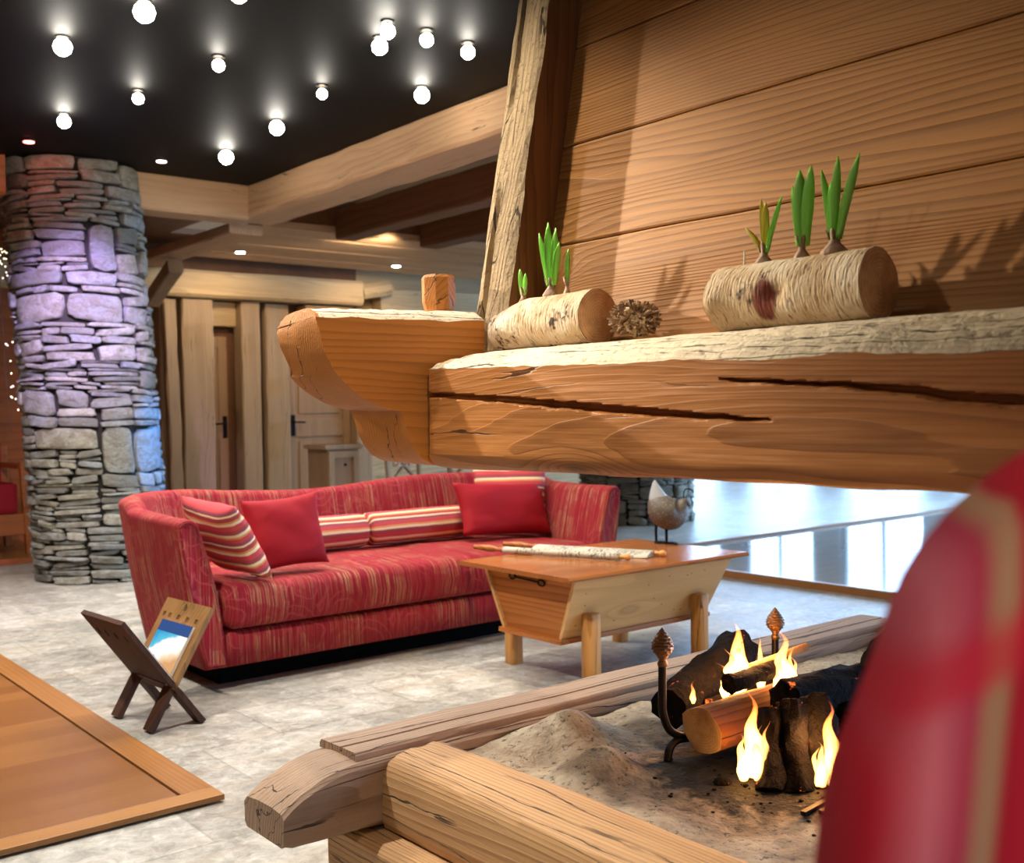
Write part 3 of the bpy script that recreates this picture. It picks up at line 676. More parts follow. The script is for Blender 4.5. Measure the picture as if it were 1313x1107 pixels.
# far left armchair with red cushion behind the column, standing on a wooden step
t = thing('floor_step', 'low wooden floor step at the left edge behind the stone column', 'floor step', (1.6, 10.2, 0))
bm = bmesh.new(); box(bm, .4, 2.78, 9.46, 11.1, 0, .05, .006); ob('board_top', bm, m_platY, t)
bm = bmesh.new(); box(bm, .4, 2.79, 9.44, 9.46, 0, .052, .004); ob('edge_board', bm, m_farwood, t)
t = thing('wooden_armchair', 'orange wood armchair with red seat at the left edge behind the column', 'chair', (2.2, 10.1, 0))
bm = bmesh.new(); box(bm, 1.75, 2.52, 9.75, 10.4, .34, .60, .04); ob('seat_cushion', bm, m_red, t)
bm = bmesh.new(); box(bm, 1.75, 2.60, 9.72, 10.42, .16, .34, .01); ob('seat_frame', bm, m_farwood, t)
bm = bmesh.new(); box(bm, 1.7, 2.55, 10.38, 10.5, .3, .95, .03); ob('backrest', bm, m_red, t)
for yy in (9.74, 10.42):
    bm = bmesh.new(); beam(bm, (2.60, yy, 0), (2.56, yy, .78 if yy < 10 else .9), .07, .06, .002, .006, up=(0, 1, 0)); ob('leg', bm, m_farwood, t)
    bm = bmesh.new(); beam(bm, (1.72, yy, 0), (1.72, yy, .78), .07, .06, .002, .006, up=(0, 1, 0)); ob('leg', bm, m_farwood, t)
bm = bmesh.new(); box(bm, 2.52, 2.62, 9.72, 10.42, .72, .76, .01); ob('armrest', bm, m_farwood, t)

t.location.z = .051
# ------------------------------------------------------------------ wooden floor platforms
def platform(label, x0, x1, y0, y1, cornerx, cornery, inner_mat, h=.02):
    t = thing('floor_platform', label, 'wooden floor panel', ((x0+x1)/2, (y0+y1)/2, 0))
    bw = .105; g = .011; y2 = y0+(.085 if cornerx > 0 else 0)
    ax0, ax1 = (x0, x1-bw-g) if cornerx > 0 else (x0+bw+g, x1)
    bm = bmesh.new(); box(bm, ax0, ax1, y2+.0012, y1, .008, h, .001); ob('board_panel', bm, inner_mat, t)
    if cornerx > 0:
        bm = bmesh.new(); box(bm, x0, x1, y0, y2, .008, h, .001); ob('front_board', bm, m_platX, t)
    bm = bmesh.new()
    if cornerx > 0: box(bm, x1-bw, x1, y2+.0012, y1, .008, h, .001)
    else: box(bm, x0, x0+bw, y0, y1, .008, h, .001)
    ob('edge_board', bm, m_platY, t)
    bm = bmesh.new(); box(bm, x0+.03, x1-.03, y0+.03, y1-.03, 0, .008); ob('underlay', bm, m_blackp, t)
    return t
platform('raised honey oak floor panel with grooved border in the lower left corner', -2.4, 1.392, 3.15, 9.3, 1, 0, m_oak, .025)
pt = platform('glossy floor panel mirroring the windows, beyond the coffee table', 5.985, 15.0, -3.5, 6.12, -1, 0, m_gloss, .025)
bm = bmesh.new(); box(bm, 5.985, 15.0, 6.12, 6.19, .0, .05, .003); ob('edge_trim', bm, m_platY, pt)
bm = bmesh.new(); box(bm, 5.94, 5.984, -3.5, 6.19, .0, .05, .003); ob('edge_trim', bm, m_platY, pt)

# ================================================================== FIREPLACE
# mantel lintel with a waney upper edge and a long drying crack
Y1, Y0 = 2.0, -.35
def lz(y): return 1.268+.027*max(0, min(1, (y-.65)/1.35))+.006*N(0, y*6, 0)+.003*N(0, y*25, 4)
cr1 = [(2.02, 1.240, .007), (1.943, 1.236, .008), (1.72, 1.222, .011), (1.505, 1.206, .013), (1.30, 1.192, .011), (1.12, 1.181, .004), (1.06, 1.178, .0)]
cr2 = [(1.16, 1.246, .0), (1.12, 1.243, .003), (.954, 1.232, .005), (.809, 1.219, .011), (.763, 1.209, .013), (.658, 1.202, .011), (.3, 1.19, .012), (-.4, 1.185, .01)]
cr3 = [(2.02, 1.105, 0), (1.9, 1.1, .0)]
def crk(y, C):
    for (a, za, wa), (b, zb, wb) in zip(C, C[1:]):
        if b <= y <= a:
            t = (a-y)/(a-b); return za+(zb-za)*t+.0025*N(0, y*22, 3), (wa+(wb-wa)*t)*(1+.4*N(0, y*30, 7))
    return None
bm = bmesh.new(); loops = []; ny = 300; mats = []
for i in range(ny+1):
    y = Y1+(Y0-Y1)*i/ny; zt = lz(y); lp = []; tg = []
    # profile from bottom-back to the front, up and over
    P = [(1.76, 1.075), (1.6, 1.073), (1.48, 1.072), (1.43, 1.074), (1.405, 1.079), (1.392, 1.09), (1.387, 1.10)]
    nz = 56
    for k in range(nz+1): P.append((1.385, 1.105+(zt-1.105)*k/nz))
    K0 = len(P)
    for k in range(1, 15):
        s = k/14; P.append((1.385+.165*s, zt+(1.338-zt)*(s**.62)))
    P += [(1.6, 1.339), (1.68, 1.340), (1.76, 1.340)]
    endf = max(0, 1-(Y1-y)/.012)
    for k, (x, z) in enumerate(P):
        if 7 <= k < K0:
            for C in (cr1, cr2):
                c = crk(y, C)
                if c and abs(z-c[0]) < c[1]*.5+.002:
                    x += .03*min(1, max(0, (c[1]*.5+.002-abs(z-c[0]))/.003))
            x += .0016*N(0, y*3, z*22)+.0008*N(0, y*9, z*90)+ .004*endf
        elif K0 <= k < K0+14:
            r = .007*N(y*14, z*40+k, 2)+.004*N(y*40, z*80+k*2, 5); x -= r*.4; z += r*.8*(1 if k < K0+11 else .3)
            z -= endf*.004
        elif k < 7: z += .004*N(0, y*7, x*20)*(1 if 2 < k else 0)
        lp.append((x, y, z))
    loops.append(lp)
rows, fs = loft(bm, loops)
for f in bm.faces:
    c = f.calc_center_median(); f.material_index = 0
    if len(f.verts) == 4 and c.z > lz(c.y)+.0015: f.material_index = 1
o = ob('mantel_beam', bm, [m_mantel, m_waney], None, (1.57, .8, 1.073)); auto_smooth(o, 35)
tag(o, 'thick honey coloured mantel beam with long cracks and a rough pale upper edge', 'mantel beam')

# scroll ended cross beam
zb = [(1.118, 1.402), (1.124, 1.375), (1.130, 1.350), (1.140, 1.322), (1.158, 1.292), (1.18, 1.268), (1.205, 1.248), (1.235, 1.230), (1.262, 1.217), (1.295, 1.208), (1.322, 1.203), (1.330, 1.192), (1.337, 1.172), (1.345, 1.145), (1.36, 1.118), (1.38, 1.095), (1.41, 1.08), (1.46, 1.074), (1.55, 1.074), (1.565, 1.074)]
extra = []
for (a, za), (b, zb_) in zip(zb, zb[1:]):
    n_ = 2
    for j in range(n_): extra.append((a+(b-a)*j/n_, za+(zb_-za)*j/n_))
extra.append(zb[-1])
bm = bmesh.new(); loops = []
for (x, z0) in extra:
    ztop = 1.425+.012*min(1, (x-1.1)/.4)+.003*N(x*20, 0, 1); zc = min(1.402+.010*(x-1.1)/.45+.007*N(x*12, 3, 1), ztop-.006); zc = max(zc, z0+.004)
    lp = []
    for k in range(11):
        s = k/10; lp.append((x, 2.02+.0008*N(x*30, 2, s*20), z0+(zc-z0)*s))
    for k in range(1, 6):
        s = k/5; lp.append((x+.002*N(x*50, k, 1), 2.02+.045*s, zc+(ztop-zc)*s**.7+.003*N(x*40, k*3, 2)))
    lp += [(x, 2.15, ztop), (x, 2.215, ztop-.004), (x, 2.24, ztop-.03), (x, 2.24, max(z0+.01, (z0+ztop)/2-.02)), (x, 2.235, z0+.004), (x, 2.12, z0)]
    loops.append(lp)
rows, fs = loft(bm, loops, caps=True)
bmesh.ops.recalc_face_normals(bm, faces=bm.faces)
for f in bm.faces:
    c = f.calc_center_median(); f.material_index = 0
    if len(f.verts) == 4 and c.x > 1.128 and c.y > 2.021 and c.y < 2.10 and c.z > 1.39 and f.normal.z > .1 or (c.x > 1.128 and c.z > 1.41): f.material_index = 1
for v in bm.verts:      # gnarled end
    if v.co.x < 1.16: v.co.x += .016*max(0, (v.co.y-2.05))/.2+.022*max(0, v.co.z-1.385)/.04*max(0, v.co.y-2.05)/.2+.004*N(v.co.x*9, v.co.y*40, v.co.z*40)
    if v.co.x < 1.14 and v.co.y > 2.15: v.co.x += .0
o = ob('scroll_beam', bm, [m_scroll, m_waneyx], None, (1.34, 2.13, 1.074)); auto_smooth(o, 28)
tag(o, 'scroll-ended orange beam crossing behind the end of the mantel beam', 'beam')
bm = bmesh.new(); tube(bm, [(1.245, 2.017, 1.385), (1.262, 2.0165, 1.382), (1.27, 2.0165, 1.36), (1.258, 2.0165, 1.335)], .0025, 6)
# wooden peg on the scroll beam
bm = bmesh.new(); lathe(bm, (1.52, 2.14, 1.435), [(.026, 0), (.036, .012), (.041, .03), (.041, .088), (.036, .095)], 8, wob=.05)
o = ob('wooden_peg', bm, m_scroll, None, (1.52, 2.14, 1.435)); tag(o, 'short eight-sided wooden peg standing on the scroll-ended beam', 'peg')
bm = bmesh.new()
# hood: sloping plank front and side
SL = .19
def hx(z): return 1.672+SL*(z-1.34)
edges = [1.341, 1.59, 1.835, 2.085, 2.335, 2.585, 2.83, 3.06]
bm = bmesh.new()
for a, c in zip(edges, edges[1:]):
    lp = []
    for i in range(41):
        y = 2.0-2.3*i/40; wv = .003*N(0, y*4, a*5); w2 = .003*N(0, y*4, c*5)
        z0, z1 = a+.0015+wv, c-.0015+w2
        lp.append([(hx(z0)+.03, y, z0), (hx(z0)+.003, y, z0), (hx(z0+.004), y, z0+.004), (hx(z1-.004), y, z1-.004), (hx(z1)+.003, y, z1), (hx(z1)+.03, y, z1)])
    loft(bm, lp)
loft(bm, [[(hx(1.345)+.028, y, 1.345), (hx(1.345)+.05, y, 1.345), (hx(3.05)+.05, y, 3.05), (hx(3.05)+.028, y, 3.05)] for y in (1.998, -.29)])
o = ob('chimney_hood', bm, m_hood, None, (1.7, .8, 1.341)); auto_smooth(o, 30); tag(o, 'sloping chimney hood of broad orange planks rising above the mantel beam', 'chimney hood')
# hood corner post: weathered outer face, brown inner face
bm = bmesh.new(); loops = []
for i in range(90):
    z = 1.341+(3.05-1.341)*i/89; xf = 1.563+SL*(z-1.34); w1 = .006*N(0, 0, z*7)+.003*N(0, 3, z*25)
    lp = []
    ysq = [2.077, 2.066, 2.055, 2.046, 2.040, 2.034, 2.02, 2.0, 1.985, 1.97, 1.955]
    for k, y in enumerate(ysq):
        r = .004*N(y*30, z*9, 1)+.003*N(y*90, z*22, 3)
        if k in (3, 4): r += .03*min(1, max(0, .6+N(0, z*3, 8)*1.5))      # long split
        if k in (0, 10): r += .006
        lp.append((xf+r, y+(w1 if k == 10 else (.004*N(1, 2, z*9) if k == 0 else 0)), z))
    lp += [(xf+.05, 1.953+w1*.4, z), (xf+.16, 1.955, z), (xf+.16, 2.077, z), (xf+.06, 2.08, z)]
    loops.append(lp)
loft(bm, loops)
for f in bm.faces:
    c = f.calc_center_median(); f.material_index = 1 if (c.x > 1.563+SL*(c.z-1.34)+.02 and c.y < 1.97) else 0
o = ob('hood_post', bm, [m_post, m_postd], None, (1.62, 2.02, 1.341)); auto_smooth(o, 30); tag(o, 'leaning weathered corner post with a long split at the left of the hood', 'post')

# ------------------------------------------------------------------ things on the mantel
def bark_log(name, label, y0, y1, r, x, mat, seed, cut=None, knots=()):
    zc = 1.340+r
    t = thing(name, label, 'log planter', (x, (y0+y1)/2, 1.340))
    bm = bmesh.new(); rad = bm.verts.layers.float.new('rad'); loops = []; ns = 46; nc = 36
    for i in range(ns+1):
        s = i/ns; y = y0+(y1-y0)*s; lp = []
        for k in range(nc):
            a = 2*PI*k/nc
            rr = r*(1+.035*N(math.cos(a)*1.5, s*3, math.sin(a)*1.5, 1, seed)+.02*N(math.cos(a)*7, s*14, math.sin(a)*7, 1, seed))
            if cut and s < cut: rr *= 1-.42*((cut-s)/cut)**1.3*max(0, .35+.65*math.sin(a))   # far end tapers away at the top
            for (ks, ka, kr) in knots:
                dd_ = ((s-ks)*(y1-y0)/r)**2+(math.atan2(math.sin(a-ka), math.cos(a-ka)))**2
                rr += kr*math.exp(-dd_*9)
            lp.append((x+rr*math.cos(a), y+.003*N(a, s, 2, 1, seed)*(1 if i in (0, ns) else 0), zc+rr*math.sin(a)-r*.0))
        loops.append(lp)
    loft(bm, loops, caps=False)
    mz = min(v.co.z for v in bm.verts)
    for v in bm.verts: v.co.z = max(v.co.z, mz+.004)
    bmesh.ops.translate(bm, verts=bm.verts, vec=(0, 0, 1.3405-(mz+.004)))
    o = ob('bark', bm, mat, t, smooth=True)
    for end, sgn in ((loops[0], 1), (loops[-1], -1)):
        bm = bmesh.new(); rl = bm.verts.layers.float.new('rad'); prev = None
        for q in (1.0, .93, .75, .5, .25, .03):
            lp = []
            for p in end:
                pz = max(p[2], mz+.004)+1.3405-(mz+.004)
                yy = p[1]+(.0005 if q == 1 else .0)-(0 if q == 1.0 else .0)
                v = bm.verts.new((x+(p[0]-x)*q*.985, yy+sgn*(.004 if q < .9 else .001), zc+(pz-zc)*q*.985)); v[rl] = q; lp.append(v)
            if prev:
                for k in range(nc): bm.faces.new((prev[k], prev[(k+1) % nc], lp[(k+1) % nc], lp[k]))
            prev = lp
        bm.faces.new(prev)
        o = ob('end_grain', bm, m_birchend, t, smooth=True)
    return t
L1 = bark_log('birch_log', 'white birch bark log with sprouts beside the hood post', 1.985, 1.668, .0595, 1.600, m_birch, 1.0, cut=.35)
L2 = bark_log('birch_log', 'long tan birch bark log with three sprouting bulbs, right on the mantel beam', 1.318, .998, .0615, 1.598, m_birch2, 5.0, knots=((.48, PI, -.012), (.05, PI*1.05, .010), (.10, PI*1.2, -.01)))
def leaf_blade(bm, base, h, w_, lean, curl, twist=0.0, mat=0):
    n_ = 9; rows = []
    for i in range(n_+1):
        s = i/n_; ww = 1.45*w_*(.55+.65*s if s < .45 else max(.05, .84*(1-((s-.45)/.55)**3.2)))
        cx_ = base[0]+lean[0]*s*h+curl[0]*s*s*h; cy_ = base[1]+lean[1]*s*h+curl[1]*s*s*h; cz_ = base[2]+h*s*(1-.15*s*(abs(curl[0])+abs(curl[1])))
        a = twist+.55; d = Vector((math.cos(a)*.75, -math.sin(a), 0)); nrm = Vector((d.y, -d.x, 0))
        c = Vector((cx_, cy_, cz_)); th = .0016*(1-s*.7)
        rows.append([c-d*ww+nrm*.35*ww, c-nrm*th, c+d*ww+nrm*.35*ww, c+nrm*(th+.0005)])
    loft(bm, rows, mat=mat)
def sprout(label, x, y, z, blades, parent_bulb=.014, yellow=(), group='bulb plants sprouting from the birch logs'):
    t = thing('sprouting_bulb', label, 'bulb plant', (x, y, z), group)
    bm = bmesh.new(); r = parent_bulb
    lathe(bm, (x, y, z-.014), [(.5*r, 0), (1.15*r, .006), (1.15*r, .014), (.8*r, .022), (.5*r, .028), (.45*r, .034)], 14, wob=.12, seed=x*9+y*7)
    for k in range(4):
        a = k*1.7+y*9; leaf_blade(bm, (x+.4*r*math.cos(a), y+.4*r*math.sin(a), z+.018), .022, .004, (.1*math.cos(a), .1*math.sin(a)), (.2*math.cos(a), .2*math.sin(a)), a)
    ob('bulb', bm, m_bulbskin, t, smooth=True)
    for i, (dx, dy, h, w_, ly, cy_, tw) in enumerate(blades):
        bm = bmesh.new(); leaf_blade(bm, (x+dx, y+dy, z+.02), h, w_, (0, ly), (0, cy_), tw); ob('leaf', bm, m_leafy if i in yellow else m_leaf, t, smooth=True)
    return t
zt1 = 1.340+.118
# blades: dx, dy (−y is to the right in the picture), height, width, lean, curl, twist
sprout('short pair of green shoots at the far end of the white birch log', 1.60, 1.915, zt1-.012, [(0, .005, .062, .0065, .10, 0, 0), (0, -.006, .050, .005, -.05, 0, .3)], .012)
sprout('tall bunch of green leaves in the middle of the white birch log', 1.60, 1.82, zt1+.0, [(0, .008, .125, .007, .18, .05, 0), (-.004, 0, .142, .009, .03, -.03, .1), (.004, -.006, .128, .008, -.06, -.02, .2), (0, -.012, .095, .008, -.15, -.05, .0)], .016)
sprout('slim green shoot at the right of the tall bunch on the white birch log', 1.60, 1.765, zt1-.004, [(0, 0, .080, .0055, -.03, -.05, 0)], .008)
zt2 = 1.340+.119
sprout('yellowing bulb shoots at the left of the long birch log', 1.60, 1.232, zt2, [(0, .006, .055, .006, .3, .35, 0), (0, .0, .102, .005, .02, .03, .1), (0, -.004, .095, .006, -.06, .05, .2), (0, -.008, .100, .005, -.22, -.12, .1)], .016, yellow=(0, 1, 2))
sprout('broad green leaf bundle in the middle of the long birch log', 1.60, 1.15, zt2+.002, [(0, .007, .110, .007, .05, .05, 0), (-.003, .001, .134, .012, .0, -.01, .1), (.003, -.006, .140, .010, -.05, -.05, .2)], .013)
sprout('tallest three-leaved bulb at the right of the long birch log', 1.60, 1.083, zt2+.004, [(0, .006, .126, .007, .10, .05, 0), (-.003, 0, .142, .008, -.03, -.05, .1), (.003, -.006, .142, .008, -.20, -.10, .2), (0, .004, .10, .007, .02, 0, .2)], .020)
bm = bmesh.new(); tube(bm, [(1.60, 1.277, zt2-.004), (1.602, 1.277, zt2+.030)], .0018, 6); o = ob('plant_label_stick', bm, m_page, None, (1.6, 1.277, zt2-.004)); tag(o, 'thin white stick poked into the left end of the long birch log', 'stick')
# moss tufts around the bulbs
# dried rosette between the logs
t = thing('dried_rosette', 'spiky dried wooden rosette lying between the two birch logs', 'dried decoration', (1.59, 1.565, 1.341))
bm = bmesh.new(); rg = random.Random(11); C0 = Vector((1.605, 1.565, 1.383))
for k in range(420):
    v = Vector((rg.gauss(0, 1), rg.gauss(0, 1), rg.gauss(0, 1))).normalized()
    if v.z < -.75: continue
    fr = v.dot(Vector((-.75, -.66, .1)))
    if fr > .80 and rg.random() < .6: continue
    L_ = .042*rg.uniform(.85, 1.08); s = v.cross(Vector((.1, .2, 1))).normalized(); s = (Quaternion(v, rg.uniform(0, 3)) @ s); u_ = v.cross(s); w_ = .0035
    p0, p1 = C0+v*.012, C0+v*L_
    loft(bm, [[p0+s*.002+u_*.001, p0-s*.002+u_*.001, p0-u_*.001], [p1-v*.010+s*w_+u_*.0016, p1-v*.010-s*w_+u_*.0016, p1-v*.010-u_*.0016], [p1+s*w_*.7+u_*.001, p1-s*w_*.7+u_*.001, p1-u_*.001]])
for v in bm.verts: v.co.y = C0.y+(v.co.y-C0.y)*1.45; v.co.x = C0.x+(v.co.x-C0.x)*1.1
for v in bm.verts: v.co.z = max(v.co.z, 1.3415)
ob('scales', bm, wood('rosette_scale', srgb('#B08E6C'), srgb('#54362A'), 'X', 20, .8, .4, 0, .5, 97), t)
bm = bmesh.new(); m__ = bmesh.ops.create_icosphere(bm, subdivisions=4, radius=.033)
for v in bm.verts:
    n1 = v.co.normalized(); v.co = C0+n1*.033*(1+.30*noise.cell(n1*3.1)-.1+.15*N(n1.x*5, n1.y*5, n1.z*5)); v.co.y = C0.y+(v.co.y-C0.y)*1.45; v.co.z = max(v.co.z, 1.3415)
ob('core', bm, wood('rosette_core', srgb('#E0C8A0'), srgb('#94704C'), 'X', 20, .8, .4, 0, .9, 98, weather=1), t)

# ------------------------------------------------------------------ hearth timbers
HZ = .445
# scroll-ended kerb on the far side: stations along x
pts = [(1.02, .370), (1.028, .376), (1.045, .388), (1.065, .400), (1.09, .412), (1.115, .422), (1.145, .431), (1.18, .437), (1.215, .439)]
bm = bmesh.new(); loops = []
def kerb_loop(x, zt, zb_=.288, ch=.012):
    lp = []
    for (y, z) in ((2.02, zb_+.008), (2.02, zb_+(zt-zb_)*.5), (2.02, zt-ch), (2.02+ch*.8, zt-.002), (2.08, zt+.002), (2.14, zt+.001), (2.19, zt-.004), (2.205, zt-.02), (2.205, zb_+.01), (2.195, zb_), (2.03, zb_)):
        lp.append((x+.002*N(x*8, y*60, z*60), y+.003*N(x*9, y*9, z*9), z+.003*N(x*11, y*14, 5)))
    return lp
for x, z in pts: loops.append(kerb_loop(x, z, .292 if x > 1.03 else .298))
x = 1.26
while x < 3.38: loops.append(kerb_loop(x, .439+.002*N(x*3, 0, 0))); x += .06
loft(bm, loops); o = ob('hearth_kerb', bm, m_hearthX, None, (2.1, 2.11, .29)); auto_smooth(o, 35)
tag(o, 'far hearth kerb beam whose rounded left end juts past the front beam', 'hearth beam')
bm = bmesh.new(); loops = []       # raised capping board, split along its length
for i in range(60):
    x = 1.205+(3.37-1.205)*i/59; w1 = .004*N(x*4, 1, 1); zt = .456+.002*N(x*3, 5, 1)
    loops.append([(x, 2.042+.006*N(x*10, 7, 1), .434), (x, 2.040+.006*N(x*10, 9, 1), zt-.006), (x, 2.046+w1, zt), (x, 2.095+w1, zt), (x, 2.0985+w1, zt-.012), (x, 2.1025+w1, zt-.012), (x, 2.106+w1, zt), (x, 2.190+w1, zt-.002), (x, 2.198+w1, zt-.01), (x, 2.198, .434)])
loft(bm, loops); o = ob('kerb_capping_board', bm, m_hearthX, None, (2.3, 2.12, .434)); auto_smooth(o, 30)
tag(o, 'split greyish capping board lying along the far hearth kerb', 'board')
# front timber along y
bm = bmesh.new(); loops = []
for i in range(150):
    y = 2.02-2.4*i/149; lp = []
    e = max(0, 1-(2.02-y)/.03)
    sec = [(1.264, .282), (1.260, .30), (1.259, .33), (1.260, .36), (1.262, .39), (1.266, .412), (1.276, .428), (1.300, .439), (1.335, .446), (1.368, .450), (1.395, .450), (1.415, .446), (1.424, .436), (1.425, .35), (1.425, .282)]
    for k, (x, z) in enumerate(sec):
        r = .004*N(x*20, y*2.5, z*20)+.0015*N(x*60, y*8, z*60)
        x2, z2 = x+r, z+r+.004*N(x*4, y*1.2, 3)
        if k == 9: z2 -= .010*max(0, min(1, .5+N(0, y*1.6, 2)*2))           # long top check
        if k == 3: x2 += .008*max(0, min(1, .2+N(0, y*1.4, 5)*2))
        if 5 <= k <= 11: z2 -= e*.004
        lp.append((x2, y, z2))
    loops.append(lp)
loft(bm, loops); o = ob('hearth_front_beam', bm, m_hearthY, None, (1.34, .8, .282)); auto_smooth(o, 35)
tag(o, 'big cracked front hearth beam running from the corner to the lower right', 'hearth beam')
wbeam('hearth_lower_beam', 'lower course timber under the front hearth beam', 'hearth beam', (1.30, 2.16, .215), (1.30, -.38, .215), .20, .125, m_hearthY, wob=.006, ch=.015)
wbeam('hearth_side_kerb', 'far right hearth side beam behind the fire', 'hearth beam', (3.30, 2.02, .372), (3.30, -.3, .372), .16, .16, m_hearthY, wob=.008, ch=.03)
bm = bmesh.new(); box(bm, 1.28, 3.36, -.4, 2.18, 0, .15, .01); box(bm, 1.43, 3.21, -.35, 2.015, .15, .34, .01)
tag(ob('hearth_plinth', bm, simple('grey_mortar', srgb('#7A7064'), .9), None, (2.3, .9, 0)), 'stone plinth carrying the hearth timbers', 'plinth')  # one even grey-brown mortar colour
# ash bed
def ashz(x, y):
    z = .408+.014*N(x*3.4, y*3.4, 1)+.007*N(x*9, y*9, 2)
    for cx_, cy_, r, h in ((1.72, 1.91, .11, .075), (1.61, 1.68, .09, .055), (1.95, 1.93, .16, .015), (1.52, 1.45, .15, .012)):
        z += h*math.exp(-((x-cx_)**2+(y-cy_)**2)/(r*r)*1.6)
    z -= .02*math.exp(-((x-1.58)**2+(y-1.84)**2)/.004)
    return z
bm = bmesh.new()
g = uvgrid(bm, lambda u, v: (1.427+u*1.79, -.3+v*2.315, ashz(1.427+u*1.79, -.3+v*2.315)+.004*N(u*60, v*80, 1)), 150, 190)
bd = [bm.verts.new((x_, y_, .342)) for x_, y_ in ((1.427, -.3), (3.217, -.3), (3.217, 2.015), (1.427, 2.015))]; bm.faces.new(bd)
o = ob('ash_bed', bm, m_ash, None, (2.3, .85, .342), smooth=True); o['kind'] = 'stuff'; tag(o, 'lumpy grey ash and plaster surface inside the hearth', 'ash bed')
# ash vent grate
t = thing('ash_vent', 'small slotted iron vent set in the ash at the front of the fire', 'vent', (1.77, 1.255, .40))
bm = bmesh.new()
for k in range(3):
    p = Vector((1.775+k*.030, 1.262-k*.020, ashz(1.78, 1.26)+.003)); obox(bm, p, (.90, .10, 0), (-.10, .90, 0), (0, 0, 1), .045, .006, .004)
ob('slots', bm, m_iron, t)

# ------------------------------------------------------------------ andirons
def andiron(label, x, y, first=None):
    if first is not None:
        t = first.copy(); COL.objects.link(t); t['label'] = label
        for ch in first.children: c = ch.copy(); COL.objects.link(c); c.parent = t
        t.location = (x, y, ashz(x, y)); t.scale = (.93, .93, .93); return t
    z0 = ashz(x, y); t = thing('andiron', label, 'andiron', (x, y, z0), 'pair of andirons')
    bm = bmesh.new(); up = smooth_path([(x-.012, y, .640), (x-.014, y, .560), (x-.012, y, .520), (x+.008, y-.003, .480), (x+.05, y-.01, .462), (x+.10, y-.03, .462), (x+.28, y-.12, .462)], 6)
    tube(bm, up, .0095, 10); ob('upright_bar', bm, m_iron, t, smooth=True)
    bm = bmesh.new(); tube(bm, smooth_path([(x+.07, y-.015, .455), (x+.03, y-.004, .456), (x+.008, y, .440), (x, y, z0+.0)], 6), .0095, 10); ob('foot', bm, m_iron, t, smooth=True)
    bm = bmesh.new(); tube(bm, [(x+.28, y-.12, .462), (x+.285, y-.122, ashz(x+.28, y-.12))], .009, 8); ob('foot', bm, m_iron, t, smooth=True)
    bm = bmesh.new(); rows = []
    n_ = 54; m_ = 36
    for j in range(n_+1):
        s = j/n_; J = s*9; fr = J-int(J); r = .0235*math.sin(PI*min(1, .10+.90*s)**.75)+.001; lp = []
        for k in range(m_):
            a = 2*PI*k/m_; c_ = abs(math.cos(a*4+(int(J) % 2)*PI/2)); rr = r*(.84+.26*(1-fr)*c_**.6); lp.append((x-.012+rr*math.cos(a), y+rr*math.sin(a), .652+.062*s))
        rows.append(lp)
    loft(bm, rows); lathe(bm, (x-.012, y, .628), [(.011, 0), (.012, .006), (.008, .014), (.013, .022), (.010, .030)], 12)
    ob('pinecone_finial', bm, m_brass_dark, t, smooth=True)['label'] = 'bronze pinecone finial'
    return t
m_brass_dark = simple('aged_bronze', srgb('#6E5034'), .5, .6)
A1 = andiron('left black iron andiron with a pinecone finial and curved foot', 1.767, 1.640)
andiron('right black iron andiron with a pinecone finial standing behind the flames', 2.235, 1.690, A1)

# ------------------------------------------------------------------ fire logs
def flog(name, label, p0, p1, r0, r1, mat, seed, endm=None, split=False, cat='fire log', rough=.10, bend=0):
    p0, p1 = Vector(p0), Vector(p1); d = (p1-p0).normalized(); s = Vector((0, 0, 1)).cross(d)
    if s.length < .1: s = Vector((1, 0, 0)).cross(d)
    s.normalize(); u = d.cross(s); loops = []; nc = 20; ns = 16
    for i in range(ns+1):
        t_ = i/ns; c = p0.lerp(p1, t_)+u*(bend*math.sin(PI*t_))+s*.006*N(t_*3, seed, 1); r = r0+(r1-r0)*t_; lp = []
        for k in range(nc):
            a = 2*PI*k/nc; rr = r*(1+rough*N(math.cos(a)*2, t_*4, math.sin(a)*2, 1, seed)+rough*.6*N(math.cos(a)*6, t_*12, math.sin(a)*6, 1, seed))
            if split: rr *= 1-.28*max(0, math.cos(a-PI*.62))**.6
            lp.append(c+s*rr*math.cos(a)+u*rr*math.sin(a)+d*(.004*N(a, seed, 4) if i in (0, ns) else 0))
        loops.append(lp)
    C_ = (p0+p1)/2
    bm = bmesh.new(); rl = bm.verts.layers.float.new('rad'); rows, fs = loft(bm, loops, caps=False)
    for e_, sg in ((rows[0], -1), (rows[-1], 1)):
        prev = e_; cc = sum((v.co for v in e_), Vector())/nc
        for v in e_: v[rl] = 1
        for q in (.9, .6, .3, .02):
            lp = []
            for v0 in e_:
                v = bm.verts.new(cc+(v0.co-cc)*q+d*sg*.002); v[rl] = q; lp.append(v)
            for k in range(nc):
                f = bm.faces.new((prev[k], prev[(k+1) % nc], lp[(k+1) % nc], lp[k])); f.material_index = 1
            prev = lp
        bm.faces.new(prev).material_index = 1
    o = ob(name, bm, [mat, endm or mat], None, C_, smooth=False); auto_smooth(o, 50); tag(o, label, cat, 'logs in the fire'); return o
def px_dummy(): pass
flog('fire_log', 'glowing split log with pale cut end, front left of the fire', (1.795, 1.560, .500), (2.10, 1.560, .505), .058, .060, m_logbark, 2, m_logend, split=True, rough=.08)
flog('fire_log', 'charred log leaning behind the left andiron', (1.86, 1.72, .495), (2.22, 1.80, .570), .048, .052, m_char, 3, rough=.2)
flog('fire_log', 'blackened log lying low along the back of the fire', (1.95, 1.69, .46), (2.45, 1.64, .47), .05, .05, m_char, 4, rough=.2)
